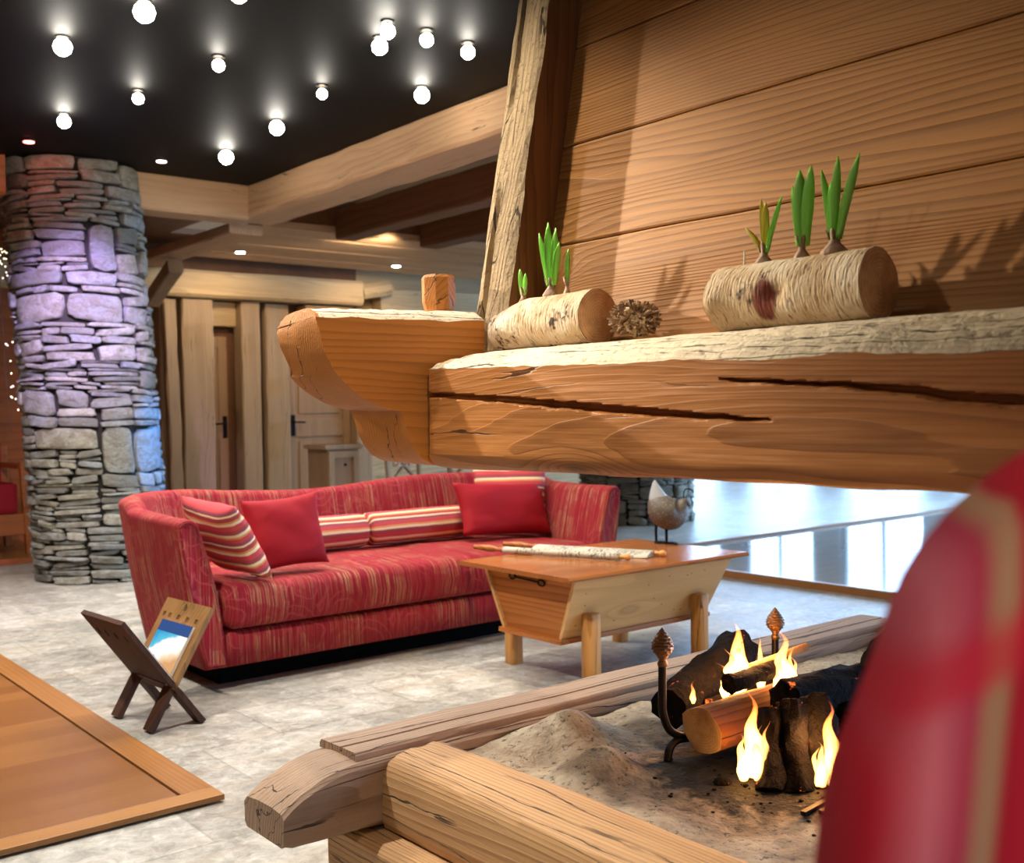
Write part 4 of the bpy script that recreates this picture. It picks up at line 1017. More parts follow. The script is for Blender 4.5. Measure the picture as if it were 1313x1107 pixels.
flog('fire_log', 'leftmost of the upright charred splints at the front of the fire', (1.800, 1.385, .405), (1.875, 1.445, .545), .030, .026, m_char, 5, rough=.3)
flog('fire_log', 'middle upright charred splint at the front of the fire', (1.845, 1.345, .400), (1.915, 1.420, .560), .034, .030, m_char, 6, rough=.3)
flog('fire_log', 'rightmost upright charred splint before the armchair', (1.900, 1.310, .400), (1.975, 1.395, .565), .036, .032, m_char, 12, rough=.3)
flog('fire_log', 'black log slanting up at the right of the fire', (2.14, 1.44, .47), (2.42, 1.46, .62), .042, .048, m_char, 7, rough=.25)
flog('fire_log', 'thick charred log lying across the upright splints', (1.97, 1.47, .545), (2.36, 1.47, .53), .045, .048, m_char, 8, rough=.25)
flog('fire_log', 'thin half-burnt split of wood on top of the glowing log', (1.90, 1.575, .575), (2.10, 1.56, .590), .022, .018, m_char, 9, rough=.2)
flog('fire_log', 'pale half-burnt stick between the back flame and the right andiron', (2.00, 1.59, .592), (2.16, 1.55, .625), .011, .009, m_logend, 10, rough=.1)
flog('fire_log', 'burnt stub low among the embers under the glowing log', (1.86, 1.50, .430), (2.15, 1.44, .440), .028, .030, m_char, 13, rough=.3)
# flames
def flame(label, x, y, z, w_, h, tongues, seed):
    bm = bmesh.new(); rg = random.Random(seed)
    for k in range(tongues):
        hh = h*(1 if k == 0 else rg.uniform(.45, .8)); ox = 0 if k == 0 else rg.uniform(-.9, .9)*w_; oy = 0 if k == 0 else rg.uniform(-.5, .5)*w_
        ww = w_*(1 if k == 0 else rg.uniform(.4, .7)); rows = []; n_ = 16
        for j in range(n_+1):
            s = j/n_; r = ww*(.25+1.6*s if s < .22 else .60*((1-(s-.22)/.78)**1.25)+.01); r = max(r, .0006)
            cx_ = x+ox+ww*1.0*s*N(seed+k, s*2.3, 1)*1.3; cy_ = y+oy+ww*1.0*s*N(seed+k+5, s*2.3, 2)*1.3
            rows.append([(cx_+r*math.cos(2*PI*q/12)*(1+.3*N(q*.6, s*6, k+seed)), cy_+r*.8*math.sin(2*PI*q/12), z+hh*s) for q in range(12)])
        loft(bm, rows)
    o = ob('flame', bm, m_flame, None, (x, y, z), smooth=True); tag(o, label, 'flame', 'flames of the open fire'); return o
flame('tall back flame above the glowing log', 1.985, 1.615, .530, .060, .175, 7, 2)
flame('flame rising right of the right andiron', 2.05, 1.535, .525, .052, .165, 6, 6)
flame('lowest bright flame curling in front of the glowing log', 1.800, 1.425, .425, .050, .185, 6, 9)
flame('flame at the right beside the red armchair', 1.875, 1.285, .425, .048, .175, 5, 14)
flame('tiny flame at the cut end of the glowing log', 1.815, 1.605, .540, .014, .055, 3, 21)
light('fire_glow', 'POINT', (2.02, 1.60, .64), 4.5, (1, .42, .12), size=.04)
light('fire_glow', 'POINT', (1.88, 1.34, .52), 2, (1, .42, .12), size=.03)
# loose crumbs of charcoal on the ash
rg = random.Random(20); bm = bmesh.new()
for k in range(110):
    x = rg.gauss(1.85, .14); y = rg.gauss(1.36, .13); r = rg.uniform(.002, .006)
    if not (1.45 < x < 3.1 and y < 1.98): continue
    lathe(bm, (x, y, ashz(x, y)+.001), [(.3*r, -.3*r), (r, 0), (.8*r, .5*r), (.2*r, .7*r)], 6, wob=.5, seed=k)
o = ob('charcoal_crumbs', bm, m_char, None, (1.85, 1.36, .41)); o['kind'] = 'stuff'; tag(o, 'loose charcoal crumbs strewn over the ash before the fire', 'charcoal')
bm = bmesh.new(); lathe(bm, (1.755, 1.475, ashz(1.755, 1.475)), [(.012, -.003), (.018, .004), (.013, .012), (.003, .014)], 8, wob=.5, seed=3)
tag(ob('charcoal_lump', bm, m_char, None, (1.755, 1.475, .41)), 'single larger brown lump lying on the ash left of the fire', 'charcoal')

# ================================================================== SOFA
def loft_uv(bm, loops, us, vs, caps=True, mat=0):
    ul = bm.loops.layers.uv.verify(); rows = [[bm.verts.new(p) for p in L] for L in loops]; n = len(rows[0])
    for i in range(len(rows)-1):
        for j in range(n):
            k = (j+1) % n; f = bm.faces.new((rows[i][j], rows[i][k], rows[i+1][k], rows[i+1][j])); f.smooth = True; f.material_index = mat
            vj, vk = vs[j], vs[j+1]
            for l, q in zip(f.loops, ((us[i], vj), (us[i], vk), (us[i+1], vk), (us[i+1], vj))): l[ul].uv = q
    if caps:
        for r in (rows[0], rows[-1]):
            f = bm.faces.new(r); f.smooth = True; f.material_index = mat
            for l in f.loops: l[ul].uv = (l.vert.co.x+l.vert.co.y*.3, l.vert.co.z)
    return rows
def arc_vs(loop):
    vs = [0]; 
    for a, b in zip(loop, loop[1:]+loop[:1]): vs.append(vs[-1]+(Vector(a)-Vector(b)).length)
    return vs
SOFA = thing('sofa', 'long red patterned sofa with flared arms and curved back', 'sofa', (3.08, 4.9, 0))
def path_pts():
    P = []
    xl, xr, yf, yb, R = 1.88, 4.28, 4.42, 5.38, .34
    n = 14
    for i in range(n): P.append((xl, yf+(yb-R-yf)*i/n, (-1, 0)))
    for i in range(9):
        a = PI-(PI/2)*i/8; P.append((xl+R+R*math.cos(a), yb-R+R*math.sin(a), (math.cos(a), math.sin(a))))
    m = 36
    for i in range(1, m): P.append((xl+R+(xr-xl-2*R)*i/m, yb, (0, 1)))
    for i in range(9):
        a = PI/2-(PI/2)*i/8; P.append((xr-R+R*math.cos(a), yb-R+R*math.sin(a), (math.cos(a), math.sin(a))))
    for i in range(1, n+1): P.append((xr, yb-R-(yb-R-yf)*i/n, (1, 0)))
    return P
PP = path_pts(); S = [0]
for a, b in zip(PP, PP[1:]): S.append(S[-1]+math.hypot(a[0]-b[0], a[1]-b[1]))
LT = S[-1]
def shell_h(x, y, s):
    if y < 5.0: return .758+.012*max(0, (y-4.6)/.4)
    t = (x-1.9)/2.4
    return .80+.018*math.exp(-((t-.08)/.12)**2)-.022*math.exp(-((t-.42)/.16)**2)+.022*math.exp(-((t-.80)/.16)**2)-.02*max(0, t-.93)/.07
loops = []
def shell_loop(x, y, nrm, s, inset=0.0, push=0.0):
    h = shell_h(x, y, s); th = .105-inset*2; lean = .125; lp = []
    def pt(o, z): return (x+nrm[0]*o, y+nrm[1]*o+(-push), z)
    hb = .10+inset
    for k in range(7): z = hb+(h-.035-hb)*k/6; t = (z-.1)/(h-.1); lp.append(pt(lean*t-inset+.010*math.sin(PI*k/6), z))
    to = lean*.97-inset; r = th/2
    for k in range(1, 8):
        a = PI*k/8; lp.append(pt(to-r+r*math.cos(a), h-.035-inset+.035*math.sin(a)))
    for k in range(7): z = (h-.035)-(h-.035-hb)*k/6; t = (z-.1)/(h-.1); lp.append(pt(lean*t-th-inset-(.02*math.sin(PI*k/6)), z))
    return lp
L0 = shell_loop(PP[0][0], PP[0][1], PP[0][2], 0)
us = []
loops.append(shell_loop(PP[0][0], PP[0][1], PP[0][2], 0, .022)); us.append(-.02)
loops.append(shell_loop(PP[0][0], PP[0][1], PP[0][2], 0, .008, .008)); us.append(-.01)
for (x, y, n_), s in zip(PP, S):
    if s < .02: y += .012
    loops.append(shell_loop(x, y, n_, s)); us.append(s)
e = PP[-1]; loops[-1] = shell_loop(e[0], e[1]+.012, e[2], LT)
loops.append(shell_loop(e[0], e[1], e[2], LT, .008, .008)); us.append(LT+.01)
loops.append(shell_loop(e[0], e[1], e[2], LT, .022)); us.append(LT+.02)
loops = [[(p[0]+.004*N(p[0]*4, p[1]*4, p[2]*5, 1, 1), p[1]+.004*N(p[0]*4, p[1]*4, p[2]*5, 1, 2), p[2]+.006*N(p[0]*5, p[1]*5, 1, 1, 3)*(p[2] > .3)) for p in L] for L in loops]
bm = bmesh.new(); loft_uv(bm, loops, us, arc_vs(L0)); ob('arms_and_back', bm, m_sofa, SOFA)
# base rail
bm = bmesh.new(); sec = [(4.425, .10), (4.425, .22), (4.44, .245), (5.3, .245), (5.3, .10)]
lp = [[(x, y+.003*N(x*4, y, z*6), z) for y, z in sec] for x in [1.955+i*(4.205-1.955)/30 for i in range(31)]]
loft_uv(bm, lp, [1.95+i*.075 for i in range(31)], [0, .12, .15, .9, 1.1, 1.9]); ob('base_rail', bm, m_sofa, SOFA)
# seat cushion
bm = bmesh.new(); loops = []; us = []; ns = 48
def seatsec(x, k):
    zb_, zt_ = .256, .452; yf, yb = 4.405, 5.27; lp = []
    crown = .018*math.sin(PI*k)+.008*N(x*3, 0, 2); r = .055
    for (cy, cz, a0) in ((yf+r, zb_+r, -PI/2), (yf+r, zt_-r, PI), (yb-r, zt_-r, PI/2), (yb-r, zb_+r, 0)):
        for j in range(6):
            a = {0: -PI/2, 1: PI, 2: PI/2, 3: 0}[[-PI/2, PI, PI/2, 0].index(a0)]-(PI/2)*j/5
            lp.append([x, cy+r*math.cos(a), cz+r*math.sin(a)])
        if a0 == PI:
            for j in range(1, 14): lp.append([x, yf+r+(yb-yf-2*r)*j/14, zt_])
        if a0 == -PI/2: lp.append([x, yf-.012, (zb_+zt_)/2])
    for p in lp:
        if p[2] > .40: p[2] += crown*math.sin(PI*min(1, max(0, (p[1]-yf)/(yb-yf))))+.004*N(p[0]*6, p[1]*6, 2)
        if p[1] < 4.47: p[1] -= .010*math.sin(PI*k)+.004*N(p[0]*5, 1, p[2]*9)
    return [tuple(p) for p in lp]
for i in range(ns+1):
    k = i/ns; x = 1.975+(4.18-1.975)*k; L = seatsec(x, k); e_ = min(k, 1-k)
    if e_ < .02:
        q = 1-.06*(1-e_/.02); cy, cz = 4.84, .35; L = [(p[0], cy+(p[1]-cy)*q, cz+(p[2]-cz)*(1-.25*(1-e_/.02))) for p in L]
    loops.append(L); us.append(x+.4)
bm = bmesh.new(); loft_uv(bm, loops, us, arc_vs(loops[20])); ob('seat_cushion', bm, m_sofa, SOFA)
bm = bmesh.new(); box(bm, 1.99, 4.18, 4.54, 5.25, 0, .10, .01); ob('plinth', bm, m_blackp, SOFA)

def pillow(name, label, c, w_, h_, t_, ax, up, mat, seed, group, pinch=.10):
    ax = Vector(ax).normalized(); up = Vector(up); up = (up-ax*up.dot(ax)).normalized(); nr = ax.cross(up); c = Vector(c)
    bm = bmesh.new(); ul = bm.loops.layers.uv.verify(); n_ = 26; V = {}
    def P(i, j, sd):
        u, v = -1+2*i/n_, -1+2*j/n_; edge = i in (0, n_) or j in (0, n_)
        key = (i, j, 0 if edge else sd)
        if key not in V:
            px = w_/2*u*(1-pinch*(1-v*v)**1.0*abs(u)**3); py = h_/2*v*(1-pinch*(1-u*u)*abs(v)**3)
            th = t_/2*(max(0, (1-abs(u)**2.6)*(1-abs(v)**2.6)))**.42
            wr = .010*N(u*1.6, v*1.6, sd, 1, seed)+.004*N(u*4, v*4, sd, 1, seed)*(abs(u)+abs(v))
            V[key] = bm.verts.new(c+ax*px+up*py+nr*(sd*th+(wr if not edge else wr*.5)))
        return V[key]
    for sd in (1, -1):
        for i in range(n_):
            for j in range(n_):
                q = [(i, j), (i+1, j), (i+1, j+1), (i, j+1)]
                if sd < 0: q.reverse()
                f = bm.faces.new([P(a, b, sd) for a, b in q]); f.smooth = True
                for l, (a, b) in zip(f.loops, q): l[ul].uv = (w_*a/n_+seed, h_*b/n_+.03*seed)
    zmin = min(v.co.z for v in bm.verts)
    if zmin < .462: bmesh.ops.translate(bm, verts=bm.verts, vec=(0, 0, .462-zmin))
    o = ob(name, bm, mat, None, (c.x, c.y, .462)); tag(o, label, 'cushion', group); return o
pillow('cushion', 'striped square cushion leaning on the left arm of the sofa', (2.065, 4.60, .60), .44, .40, .13, (.15, -1, -.06), (-.50, .04, .84), m_stripe, 1, None)
pillow('cushion', 'plain red square cushion tilted in front of the left bolster', (2.36, 4.60, .60), .385, .35, .14, (.97, -.10, .07), (-.42, .26, .9), m_red, 2, None)
pillow('cushion', 'plain red oblong cushion at the right of the sofa seat', (3.90, 4.88, .58), .66, .32, .15, (1, 0, -.06), (-.02, .36, .90), m_red, 3, None, .08)
pillow('cushion', 'striped square cushion leaning on the right arm behind the red oblong cushion', (4.065, 5.02, .67), .46, .44, .13, (.80, -.58, 0), (.06, .22, .95), m_stripe, 4, None)
def bolster(label, x0, x1, y, z, r, seed):
    bm = bmesh.new(); loops = []; us = []; n_ = 22
    st = [(0, .25), (.002, .60), (.008, .86), (.02, .97), (.05, 1.0), (.25, 1.02), (.5, 1.03), (.75, 1.02), (.95, 1.0), (.98, .97), (.992, .86), (.998, .60), (1, .25)]
    for s, q in st:
        x = x0+(x1-x0)*s; loops.append([(x, y+r*q*math.cos(2*PI*k/n_), z+r*q*math.sin(2*PI*k/n_)*(.96)+.003*N(x*5, k, 1)) for k in range(n_)]); us.append(s)
    vs = [2*PI*r*k/n_ for k in range(n_+1)]
    ul = bm.loops.layers.uv.verify(); rows = loft_uv(bm, loops, us, vs)
    o = ob('bolster', bm, m_stripe, None, (x0+(x1-x0)/2, y, z-r)); tag(o, label, 'bolster cushion', 'bolsters along the sofa back'); return o
bolster('striped bolster beside the tilted red cushion on the sofa', 2.34, 3.065, 5.06, .563, .095, 1)
bolster('striped bolster left of the red oblong cushion', 3.075, 3.80, 5.06, .563, .095, 2)

# ================================================================== COFFEE TABLE (dough trough)
T = thing('coffee_table', 'pine trough coffee table with flaring sides and four post legs', 'table', (3.57, 3.69, 0))
bm = bmesh.new(); loops = []
for i in range(25):
    x = 2.985+(4.155-2.985)*i/24; e_ = .004*N(x*5, 1, 1)
    loops.append([(x, 3.31+e_, .480), (x, 3.306+e_, .490), (x, 3.315+e_, .4995), (x, 3.70, .5), (x, 4.075+e_, .4995), (x, 4.082+e_, .49), (x, 4.075+e_, .480), (x, 3.70, .479)])
loft(bm, loops); auto_smooth(ob('table_top', bm, m_tabtop, T), 25)
def panel(bm, q, th, nrm):   # q four corner points, extruded inward
    nrm = Vector(nrm)*th; a = [bm.verts.new(p) for p in q]; b = [bm.verts.new(Vector(p)+nrm) for p in q]
    bm.faces.new(a); bm.faces.new(b[::-1])
    for i in range(4): bm.faces.new((a[i], a[(i+1) % 4], b[(i+1) % 4], b[i]))
zt, zb2 = .479, .20
bm = bmesh.new(); panel(bm, [(3.085, 3.375, zt), (4.115, 3.375, zt), (4.045, 3.49, zb2), (3.10, 3.49, zb2)], .018, (0, 1, .0)); ob('front_panel', bm, m_tabside, T)
bm = bmesh.new(); panel(bm, [(3.085, 4.02, zt), (4.115, 4.02, zt), (4.045, 3.90, zb2), (3.10, 3.90, zb2)], .018, (0, -1, 0)); ob('back_panel', bm, m_tabside, T)
bm = bmesh.new(); panel(bm, [(3.10, 3.392, zt), (3.10, 4.002, zt), (3.115, 3.885, zb2), (3.115, 3.506, zb2)], .018, (1, 0, 0)); ep = ob('end_panel', bm, m_tabend, T)
bm = bmesh.new()
tube(bm, [(3.094, 3.80, .442), (3.094, 3.63, .436)], .0045, 8)
for yy, zz in ((3.815, .444), (3.612, .434)):
    c_ = Vector((3.094, yy, zz)); tube(bm, [c_+Vector((0, .022*math.cos(a*PI/6), .013*math.sin(a*PI/6))) for a in range(13)], .004, 6)
ob('iron_handle', bm, m_iron, ep)['label'] = 'black iron handle'
bm = bmesh.new(); panel(bm, [(4.10, 3.392, zt), (4.10, 4.002, zt), (4.035, 3.885, zb2), (4.035, 3.506, zb2)], .018, (-1, 0, 0)); ob('end_panel', bm, m_tabend, T)
bm = bmesh.new(); box(bm, 3.085, 4.065, 3.478, 3.912, .178, .20, .004); ob('bottom_board', bm, m_tabend, T)
rg = random.Random(5)
for (x, y) in ((3.215, 3.425), (3.925, 3.425), (3.215, 3.96), (3.925, 3.96)):
    bm = bmesh.new(); loops = []
    for z in (0, .004, .1, .2, .300, .308, .312):
        r = .037*(1 if .003 < z < .305 else (.93 if z < .31 else .8)); loops.append([(x+(r+.002*N(k, z*6, x))*math.copysign(abs(math.cos(2*PI*k/20))**.6, math.cos(2*PI*k/20)), y+r*math.copysign(abs(math.sin(2*PI*k/20))**.6, math.sin(2*PI*k/20))-(.0 if y > 3.6 else -.0), z) for k in range(20)])
    loft(bm, loops); auto_smooth(ob('leg', bm, m_leg, T), 40)
bm = bmesh.new()
for k in range(14):
    x = rg.uniform(3.16, 4.02); s = rg.uniform(.1, .9); z = zt+(zb2-zt)*s; y = 3.375+(3.49-3.375)*s
    bm = bmesh.new(); lathe(bm, (x, y-.0012, z), [(.0028, 0), (.0028, .002)], 6, 'y'); ob('nail_head', bm, m_iron, T)

# newspapers on wooden rods
def newspaper(label, a, b, ha, tip, flat):
    a, b, ha, tip = map(Vector, (a, b, ha, tip)); t = thing('newspaper_on_rod', label, 'newspaper', tuple((a+b)/2-Vector((0, 0, .018))), 'newspapers on the coffee table')
    d = (b-a).normalized(); s = Vector((0, 0, 1)).cross(d).normalized()
    if flat:
        bm = bmesh.new(); rows = []
        for i in range(13):
            c = a.lerp(b, i/12); rows.append([c+s*(x_)+Vector((0, 0, z_+.002*N(i*.7, x_*30, 1))) for x_, z_ in ((.008, .0), (.006, .012), (-.02, .013), (-.05, .010), (-.085, -.006), (-.090, -.013), (-.05, -.0135), (0, -.0135))])
        loft(bm, rows); ob('paper', bm, m_paper, t, smooth=False)
    else:
        bm = bmesh.new(); rows = []
        for i in range(15):
            c = a.lerp(b, i/14)
            rows.append([c+(s*math.cos(2*PI*k/16)*.021+Vector((0, 0, 1))*math.sin(2*PI*k/16)*.0165)*(1+.05*N(k, i*.5, 2)) for k in range(16)])
        loft(bm, rows); ob('paper', bm, m_paper, t, smooth=True)
    bm = bmesh.new(); tube(bm, [a-d*.01, b+d*.02], .007, 8); ob('rod', bm, m_rackl, t, smooth=True)
    L_ = (a-ha).length; dd_ = (ha-a).normalized()
    bm = bmesh.new(); tube(bm, [a+dd_*L_*q for q in (0, .1, .2, .3, .5, .75, .9, .97, 1)], [.008, .013, .008, .013, .018, .014, .011, .012, .006], 12); ob('handle', bm, m_tabend, t, smooth=True)
    bm = bmesh.new(); tube(bm, [b+d*q for q in (.0, .010, .02, .028, .04, .05, .06)], [.008, .013, .009, .012, .017, .015, .004], 12); ob('end_knob', bm, m_leg, t, smooth=True)
newspaper('rolled newspaper on a wooden rod nearest the front of the table', (3.285, 4.11, .519), (3.50, 3.53, .519), (3.235, 4.29, .524), (3.54, 3.42, .52), False)
newspaper('flat folded newspaper on a wooden rod behind the rolled one', (3.50, 4.10, .516), (3.72, 3.52, .516), (3.43, 4.30, .52), (3.77, 3.44, .518), True)

# bird figure
e1 = Vector((.776, -.631, 0)); e2 = Vector((.631, .776, 0)); B0 = Vector((4.09, 3.81, 0))
bp = lambda a, z, o_=0: B0+e1*a+e2*o_+Vector((0, 0, z))
t = thing('bird_figure', 'speckled grey bird figure with raised pale tail standing on the coffee table', 'bird figure', (4.09, 3.81, .5))
bst = [(-.040, .745, .030), (-.030, .728, .052), (-.012, .700, .074), (.010, .672, .085), (.038, .655, .086), (.064, .654, .074), (.084, .668, .055), (.097, .688, .039), (.106, .703, .031), (.116, .713, .026), (.127, .712, .018), (.137, .702, .008), (.145, .690, .002)]
bm = bmesh.new(); tube(bm, smooth_path([bp(a, z) for a, z, r in bst], 3), [bst[min(i//3, 12)][2]*(1-(i % 3)/3)+bst[min(i//3+1, 12)][2]*((i % 3)/3) for i in range(37)], 18); ob('body', bm, m_speck, t, smooth=True)
bm = bmesh.new(); rows = []
for (a, z, wx, wy) in ((-.005, .70, .062, .055), (-.018, .735, .050, .044), (-.028, .765, .036, .030), (-.034, .795, .022, .017), (-.037, .82, .010, .008), (-.038, .83, .003, .003)):
    rows.append([bp(a+wx*math.cos(2*PI*k/14), z+.18*wx*math.cos(2*PI*k/14), wy*math.sin(2*PI*k/14)) for k in range(14)])
loft(bm, rows); ob('tail', bm, m_pale, t, smooth=True)['label'] = 'pale raised tail'
bm = bmesh.new(); tube(bm, smooth_path([bp(.112, .735), bp(.112, .765), bp(.125, .782), bp(.150, .778), bp(.163, .764)], 4), .0032, 6); ob('crest', bm, m_iron, t, smooth=True)
for a, o_ in ((-.030, .018), (.018, -.018)):
    bm = bmesh.new(); tube(bm, [bp(a, .60, o_), bp(a, .508, o_)], [.010, .0065], 8)
    for q in (-.5, 0, .5): tube(bm, smooth_path([bp(a-.008, .508, o_), bp(a+.03*math.cos(q), .508, o_+.03*math.sin(q)), bp(a+.058*math.cos(q), .5045, o_+.058*math.sin(q))], 3), [.006]*3+[.005]*3+[.0025], 6)
    ob('leg', bm, m_iron, t, smooth=True)

# ================================================================== MAGAZINE RACK
R = thing('magazine_rack', 'crossed-board wooden magazine rack on the stone floor before the sofa', 'magazine rack', (1.58, 4.17, 0))
def rackboard(name, foot, top, z0, y0, y1, holes, mat, side):
    foot = Vector((foot[0], 0, foot[1])); top = Vector((top[0], 0, top[1])); d = (top-foot).normalized(); nr = Vector((d.z, 0, -d.x))*side
    L = (top-foot).length; s0 = z0/d.z; nu, nv = 34, 30; th = .019; bm = bmesh.new(); g = {}
    def on(i, j): return 0 <= i < nu and 0 <= j < nv and (i, j) not in holes
    def V(i, j, k):
        if (i, j, k) not in g:
            p = foot+d*(s0+(L-s0)*i/nu)+nr*(k*th); g[(i, j, k)] = bm.verts.new((p.x, y0+(y1-y0)*j/nv, p.z))
        return g[(i, j, k)]
    for i in range(nu):
        for j in range(nv):
            if not on(i, j): continue
            bm.faces.new((V(i, j, 0), V(i+1, j, 0), V(i+1, j+1, 0), V(i, j+1, 0))); bm.faces.new((V(i, j, 1), V(i, j+1, 1), V(i+1, j+1, 1), V(i+1, j, 1)))
            for (di, dj, a, b) in ((-1, 0, (i, j), (i, j+1)), (1, 0, (i+1, j), (i+1, j+1)), (0, -1, (i, j), (i+1, j)), (0, 1, (i, j+1), (i+1, j+1))):
                if not on(i+di, j+dj): bm.faces.new((V(*a, 0), V(*b, 0), V(*b, 1), V(*a, 1)))
    ob(name, bm, mat, R)
    for (ya, yb) in ((y0+(.0 if side > 0 else .012), y0+.072), (y1-.072, y1-(.0 if side > 0 else .012))):
        bm = bmesh.new(); p = foot+d*.0; q = foot+d*(s0+.01); c = (p+q)/2+nr*th*.5
        obox(bm, (c.x, (ya+yb)/2, c.z), d, (0, 1, 0), nr, (q-p).length/2, (yb-ya)/2, th*.62, .002)
        for v in bm.verts: v.co.z = max(v.co.z, .0005)
        ob('leg', bm, m_rackd if mat is m_rackd else m_rackl2, R)
m_rackl2 = m_rackd
hA = {(i, j) for c in (5, 12, 19, 25) for (i, j) in ((26, c), (26, c+1), (25, c), (25, c+1), (27, c), (24, c+1))}
hB = {(i, j) for c in (4, 10, 16, 22, 26) for (i, j) in ((26, c), (26, c+1), (27, c), (27, c+1))} | {(30, 14), (30, 15), (31, 14), (31, 15), (32, 15)}
rackboard('back_board', (1.687, 0), (1.370, .432), .13, 4.00, 4.37, hA, m_rackd, 1)
rackboard('front_board', (1.495, 0), (1.751, .438), .15, 4.00, 4.37, hB, m_rackl, -1)
def magazine(label, foot, d, off, s0, s1, y0, y1, th, mat, nrm):
    d = Vector(d).normalized(); nrm = Vector(nrm).normalized(); f0 = Vector((foot[0], 0, foot[1]))
    t = thing('magazine', label, 'magazine', tuple(f0+d*s0+nrm*off+Vector((0, (y0+y1)/2, 0))))
    bm = bmesh.new(); c = f0+d*(s0+s1)/2+nrm*(off+th/2); obox(bm, (c.x, (y0+y1)/2, c.z), d, (0, 1, 0), nrm, (s1-s0)/2, (y1-y0)/2, th/2, .0005); ob('pages', bm, m_page, t)
    bm = bmesh.new(); ul = bm.loops.layers.uv.verify(); P_ = []
    for s, y, uv in ((s0, y1, (0, 0)), (s0, y0, (1, 0)), (s1, y0, (1, 1)), (s1, y1, (0, 1))):
        p = f0+d*s+nrm*(off+th+.0004); P_.append((bm.verts.new((p.x, y, p.z)), uv, bm.verts.new((p.x+nrm.x*.0006, y, p.z+nrm.z*.0006))))
    f = bm.faces.new([q[2] for q in P_])
    for l, q in zip(f.loops, P_): l[ul].uv = q[1]
    bm.faces.new([q[0] for q in P_][::-1])
    for i in range(4): a, b = P_[i], P_[(i+1) % 4]; bm.faces.new((a[0], b[0], b[2], a[2]))
    ob('cover', bm, mat, t); return t
dB = (.504, 0, .863); nB = (-.863, 0, .504)
magazine('magazine with a blue sky and white cover resting on the light rack board', (1.495, 0), dB, .0205, .178, .415, 4.04, 4.30, .010, m_cover, nB)
dA = (-.592, 0, .806); nA = (.806, 0, .592)
magazine('dark magazine leaning on the holed dark board of the rack', (1.687, 0), dA, .0205, .205, .43, 4.02, 4.28, .006, simple('dark_glossy_cover', srgb('#20242C'), .3), nA)

# ================================================================== CEILING LIGHTS
def icos(bm, c, r, mat=0):
    m = bmesh.ops.create_icosphere(bm, subdivisions=2, radius=r); bmesh.ops.translate(bm, verts=m['verts'], vec=c)
LAMPS = [((80, 55), (1.659, 5.445), 'bright ceiling spot at the far left, directly above the upper column lamp', 1.1), ((185, 10), (1.808, 4.766), 'large bright ceiling spot at the top edge, upper left', 1.2),
         ((177, 122), (2.259, 6.079), 'ceiling spot right of and above the column top', .8), ((280, 79), (2.378, 5.265), 'small ceiling spot alone in the upper middle of the left half', .8),
         ((82, 152), (2.074, 6.814), 'ceiling spot right above the top of the stone column', 1.0), ((290, 198), (3.251, 7.103), 'big ceiling spot just above the corner of the two pale beams', 1.25),
         ((355, 160), (3.179, 6.196), 'big ceiling spot up and right of the one over the beam corner', 1.15), ((413, 116), (3.051, 5.392), 'faint small ceiling spot in the middle of the black ceiling', .75),
         ((487, 55), (2.892, 4.534), 'lower of the two touching ceiling spots', 1.0), ((497, 35), (2.807, 4.329), 'upper of the two touching ceiling spots', .9),
         ((547, 46), (3.021, 4.316), 'ceiling spot between the touching pair and the one by the hood post', .85), ((600, 62), (3.289, 4.341), 'ceiling spot nearest the top of the hood post', .9),
         ((541, 118), (3.521, 5.087), 'bright ceiling spot just above the middle of the long pale beam', 1.1), ((308, -12), (2.05, 4.32), 'ceiling spot cut by the top edge, right of the largest one', 1.0)]
m_ring = simple('dark_lamp_ring', srgb('#2A2620'), .4, .6)
for px, (x, y), lab, q in LAMPS:
    t = thing('ceiling_spot', lab, 'ceiling light', (x, y, 3.05), 'ceiling spots in the black ceiling')
    bm = bmesh.new(); lathe(bm, (x, y, 3.040), [(.028, .0), (.034, .004), (.034, .010)], 20); ob('mounting_ring', bm, m_ring, t, smooth=False)
    bm = bmesh.new(); tube(bm, [(x-.02, y, 3.045), (x-.028, y+.01, 3.10-.055)], .004, 6); tube(bm, [(x, y, 3.05), (x, y, 3.034)], .010, 8); ob('socket', bm, m_brass, t)
    bm = bmesh.new(); icos(bm, (x, y, 3.000), .040*q); ob('bulb', bm, m_bulb, t, smooth=True)
    l = light('ceiling_spot_light', 'SPOT', (x, y, 2.94), 42*q, NEUT, (x+.001, y, 0), .03, 130, .7)
    light('ceiling_spot_halo', 'POINT', (x, y, 2.93), 1.1*q, NEUT, size=.03)
for (x, y), m_, lab in (((2.085, 7.604), m_redlamp, 'red recessed lamp above the left side of the stone column'), ((3.0, 7.644), m_pinklamp, 'small pinkish recessed lamp right of the column top')):
    t = thing('recessed_lamp', lab, 'ceiling light', (x, y, 3.05)); bm = bmesh.new(); lathe(bm, (x, y, 3.040), [(.036, .002), (.044, .0), (.046, .010)], 20); ob('trim_ring', bm, m_ring, t)
    bm = bmesh.new(); lathe(bm, (x, y, 3.036), [(.034, .0), (.034, .004)], 18); ob('lens', bm, m_, t)
light('red_lamp_light', 'SPOT', (2.085, 7.55, 3.02), 5, (1, .12, .1), (2.35, 7.9, 2.7), .02, 90, .6)
for (x, y), lab in (((4.631, 9.845), 'single downlight in the planked soffit left of the door beam'), ((6.461, 9.88), 'downlight in the planked soffit above the wooden peg')):
    t = thing('recessed_lamp', lab, 'ceiling light', (x, y, 2.80)); bm = bmesh.new(); lathe(bm, (x, y, 2.786), [(.05, .002), (.06, 0), (.062, .010)], 20); ob('trim_ring', bm, m_steel, t)
    bm = bmesh.new(); lathe(bm, (x, y, 2.780), [(.040, 0), (.045, .006)], 18); ob('lens', bm, m_bulbfar, t)

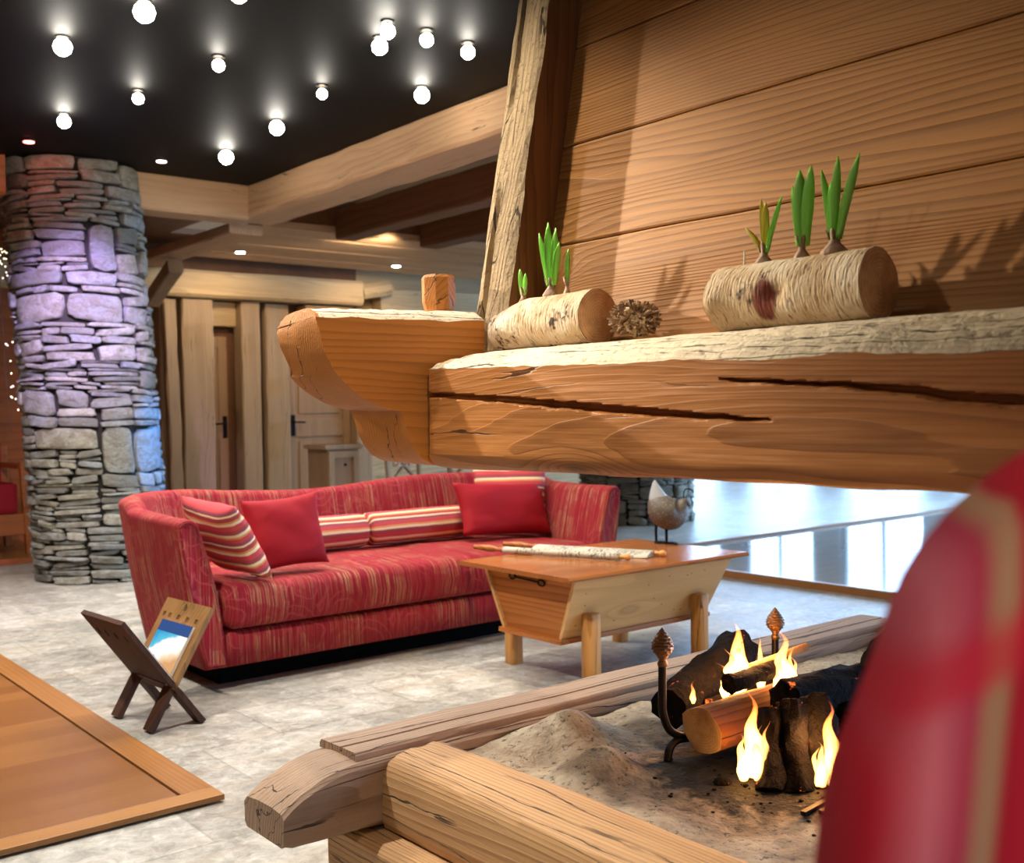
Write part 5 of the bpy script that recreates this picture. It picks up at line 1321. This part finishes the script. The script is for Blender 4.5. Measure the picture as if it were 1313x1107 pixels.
# ================================================================== RED ARMCHAIR close to the camera
A = thing('armchair', 'large blurred red armchair filling the lower right corner, seen from behind', 'armchair', (.78, .22, 0))
cp = lambda s, e_, z: Vector((0, 0, z))+e1*s+e2*e_
outl = [(.10, .40), (.10, .75), (.104, .90), (.109, .97), (.114, 1.022), (.1205, 1.054), (.133, 1.078), (.146, 1.105), (.162, 1.139), (.18, 1.163), (.20, 1.182), (.232, 1.203), (.275, 1.222), (.34, 1.236), (.40, 1.240)]
outl = [(s*1.07+.018+.010*min(1, max(0, (1.15-z)/.1)), 1.2+(z-1.2)*1.07-.020 if z > 1 else z-.032) for s, z in outl]
cx_ = outl[-1][0]; full = outl+[(2*cx_-s, z) for s, z in outl[-2::-1]]
cc = Vector((cx_, .8))
bm = bmesh.new(); loops = []; tin = smooth_path([Vector((s, z, 0)) for s, z in full], 3)
for e_, ins in ((.450, .035), (.455, .018), (.468, .005), (.485, 0), (.535, 0), (.55, .006), (.562, .02), (.566, .04)):
    lp = []
    for i, p in enumerate(tin):
        a = tin[max(i-1, 0)]; b = tin[min(i+1, len(tin)-1)]; d = Vector((b.x-a.x, b.y-a.y)).normalized(); nn = Vector((d.y, -d.x))
        lp.append(cp(p.x+nn.x*ins, e_, p.y+nn.y*ins))
    loops.append(lp)
loft(bm, loops); ob('backrest', bm, m_chair, A, smooth=True)
bm = bmesh.new()
rows = []
for e_, q in ((.57, .9), (.58, 1), (.98, 1), (1.0, .9)):
    rows.append([cp(cx_+x_*q, e_, .42+z_*q) for x_, z_ in ((-.24, -.06), (-.25, 0), (-.24, .06), (0, .075), (.24, .06), (.25, 0), (.24, -.06), (0, -.065))])
loft(bm, rows); ob('seat_cushion', bm, m_chair, A, smooth=True)
bm = bmesh.new(); rows = []
for e_ in (.565, 1.0): rows.append([cp(cx_+x_, e_, z_) for x_, z_ in ((-.29, .12), (-.29, .355), (.29, .355), (.29, .12))])
loft(bm, rows); ob('seat_base', bm, m_chair, A)
for sg in (-1, 1):
    bm = bmesh.new(); rows = []
    for e_, q in ((.567, .95), (.60, 1), (.95, 1), (.975, .9)):
        rows.append([cp(cx_+sg*.295+math.cos(2*PI*k/16)*.045*q, e_, .50+math.sin(2*PI*k/16)*.11*q) for k in range(16)])
    loft(bm, rows); ob('armrest', bm, m_chair, A, smooth=True)
    for e_ in (.60, .95):
        bm = bmesh.new(); p = cp(cx_+sg*.26, e_, 0); tube(bm, [p, p+Vector((0, 0, .13))], [.016, .024], 10); ob('leg', bm, m_rackd, A)

piv = Vector((1.58, 4.0, 0)); RA = math.radians(4.5); RM = Matrix.Rotation(RA, 4, 'Z')
for o in [o for o in bpy.data.objects if o.name.startswith('magazine') and o.parent is None]:
    o.location = piv+RM @ (o.location-piv); o.rotation_euler = (0, 0, RA)
for o in bpy.data.objects:
    if '_o' in o: del o['_o']
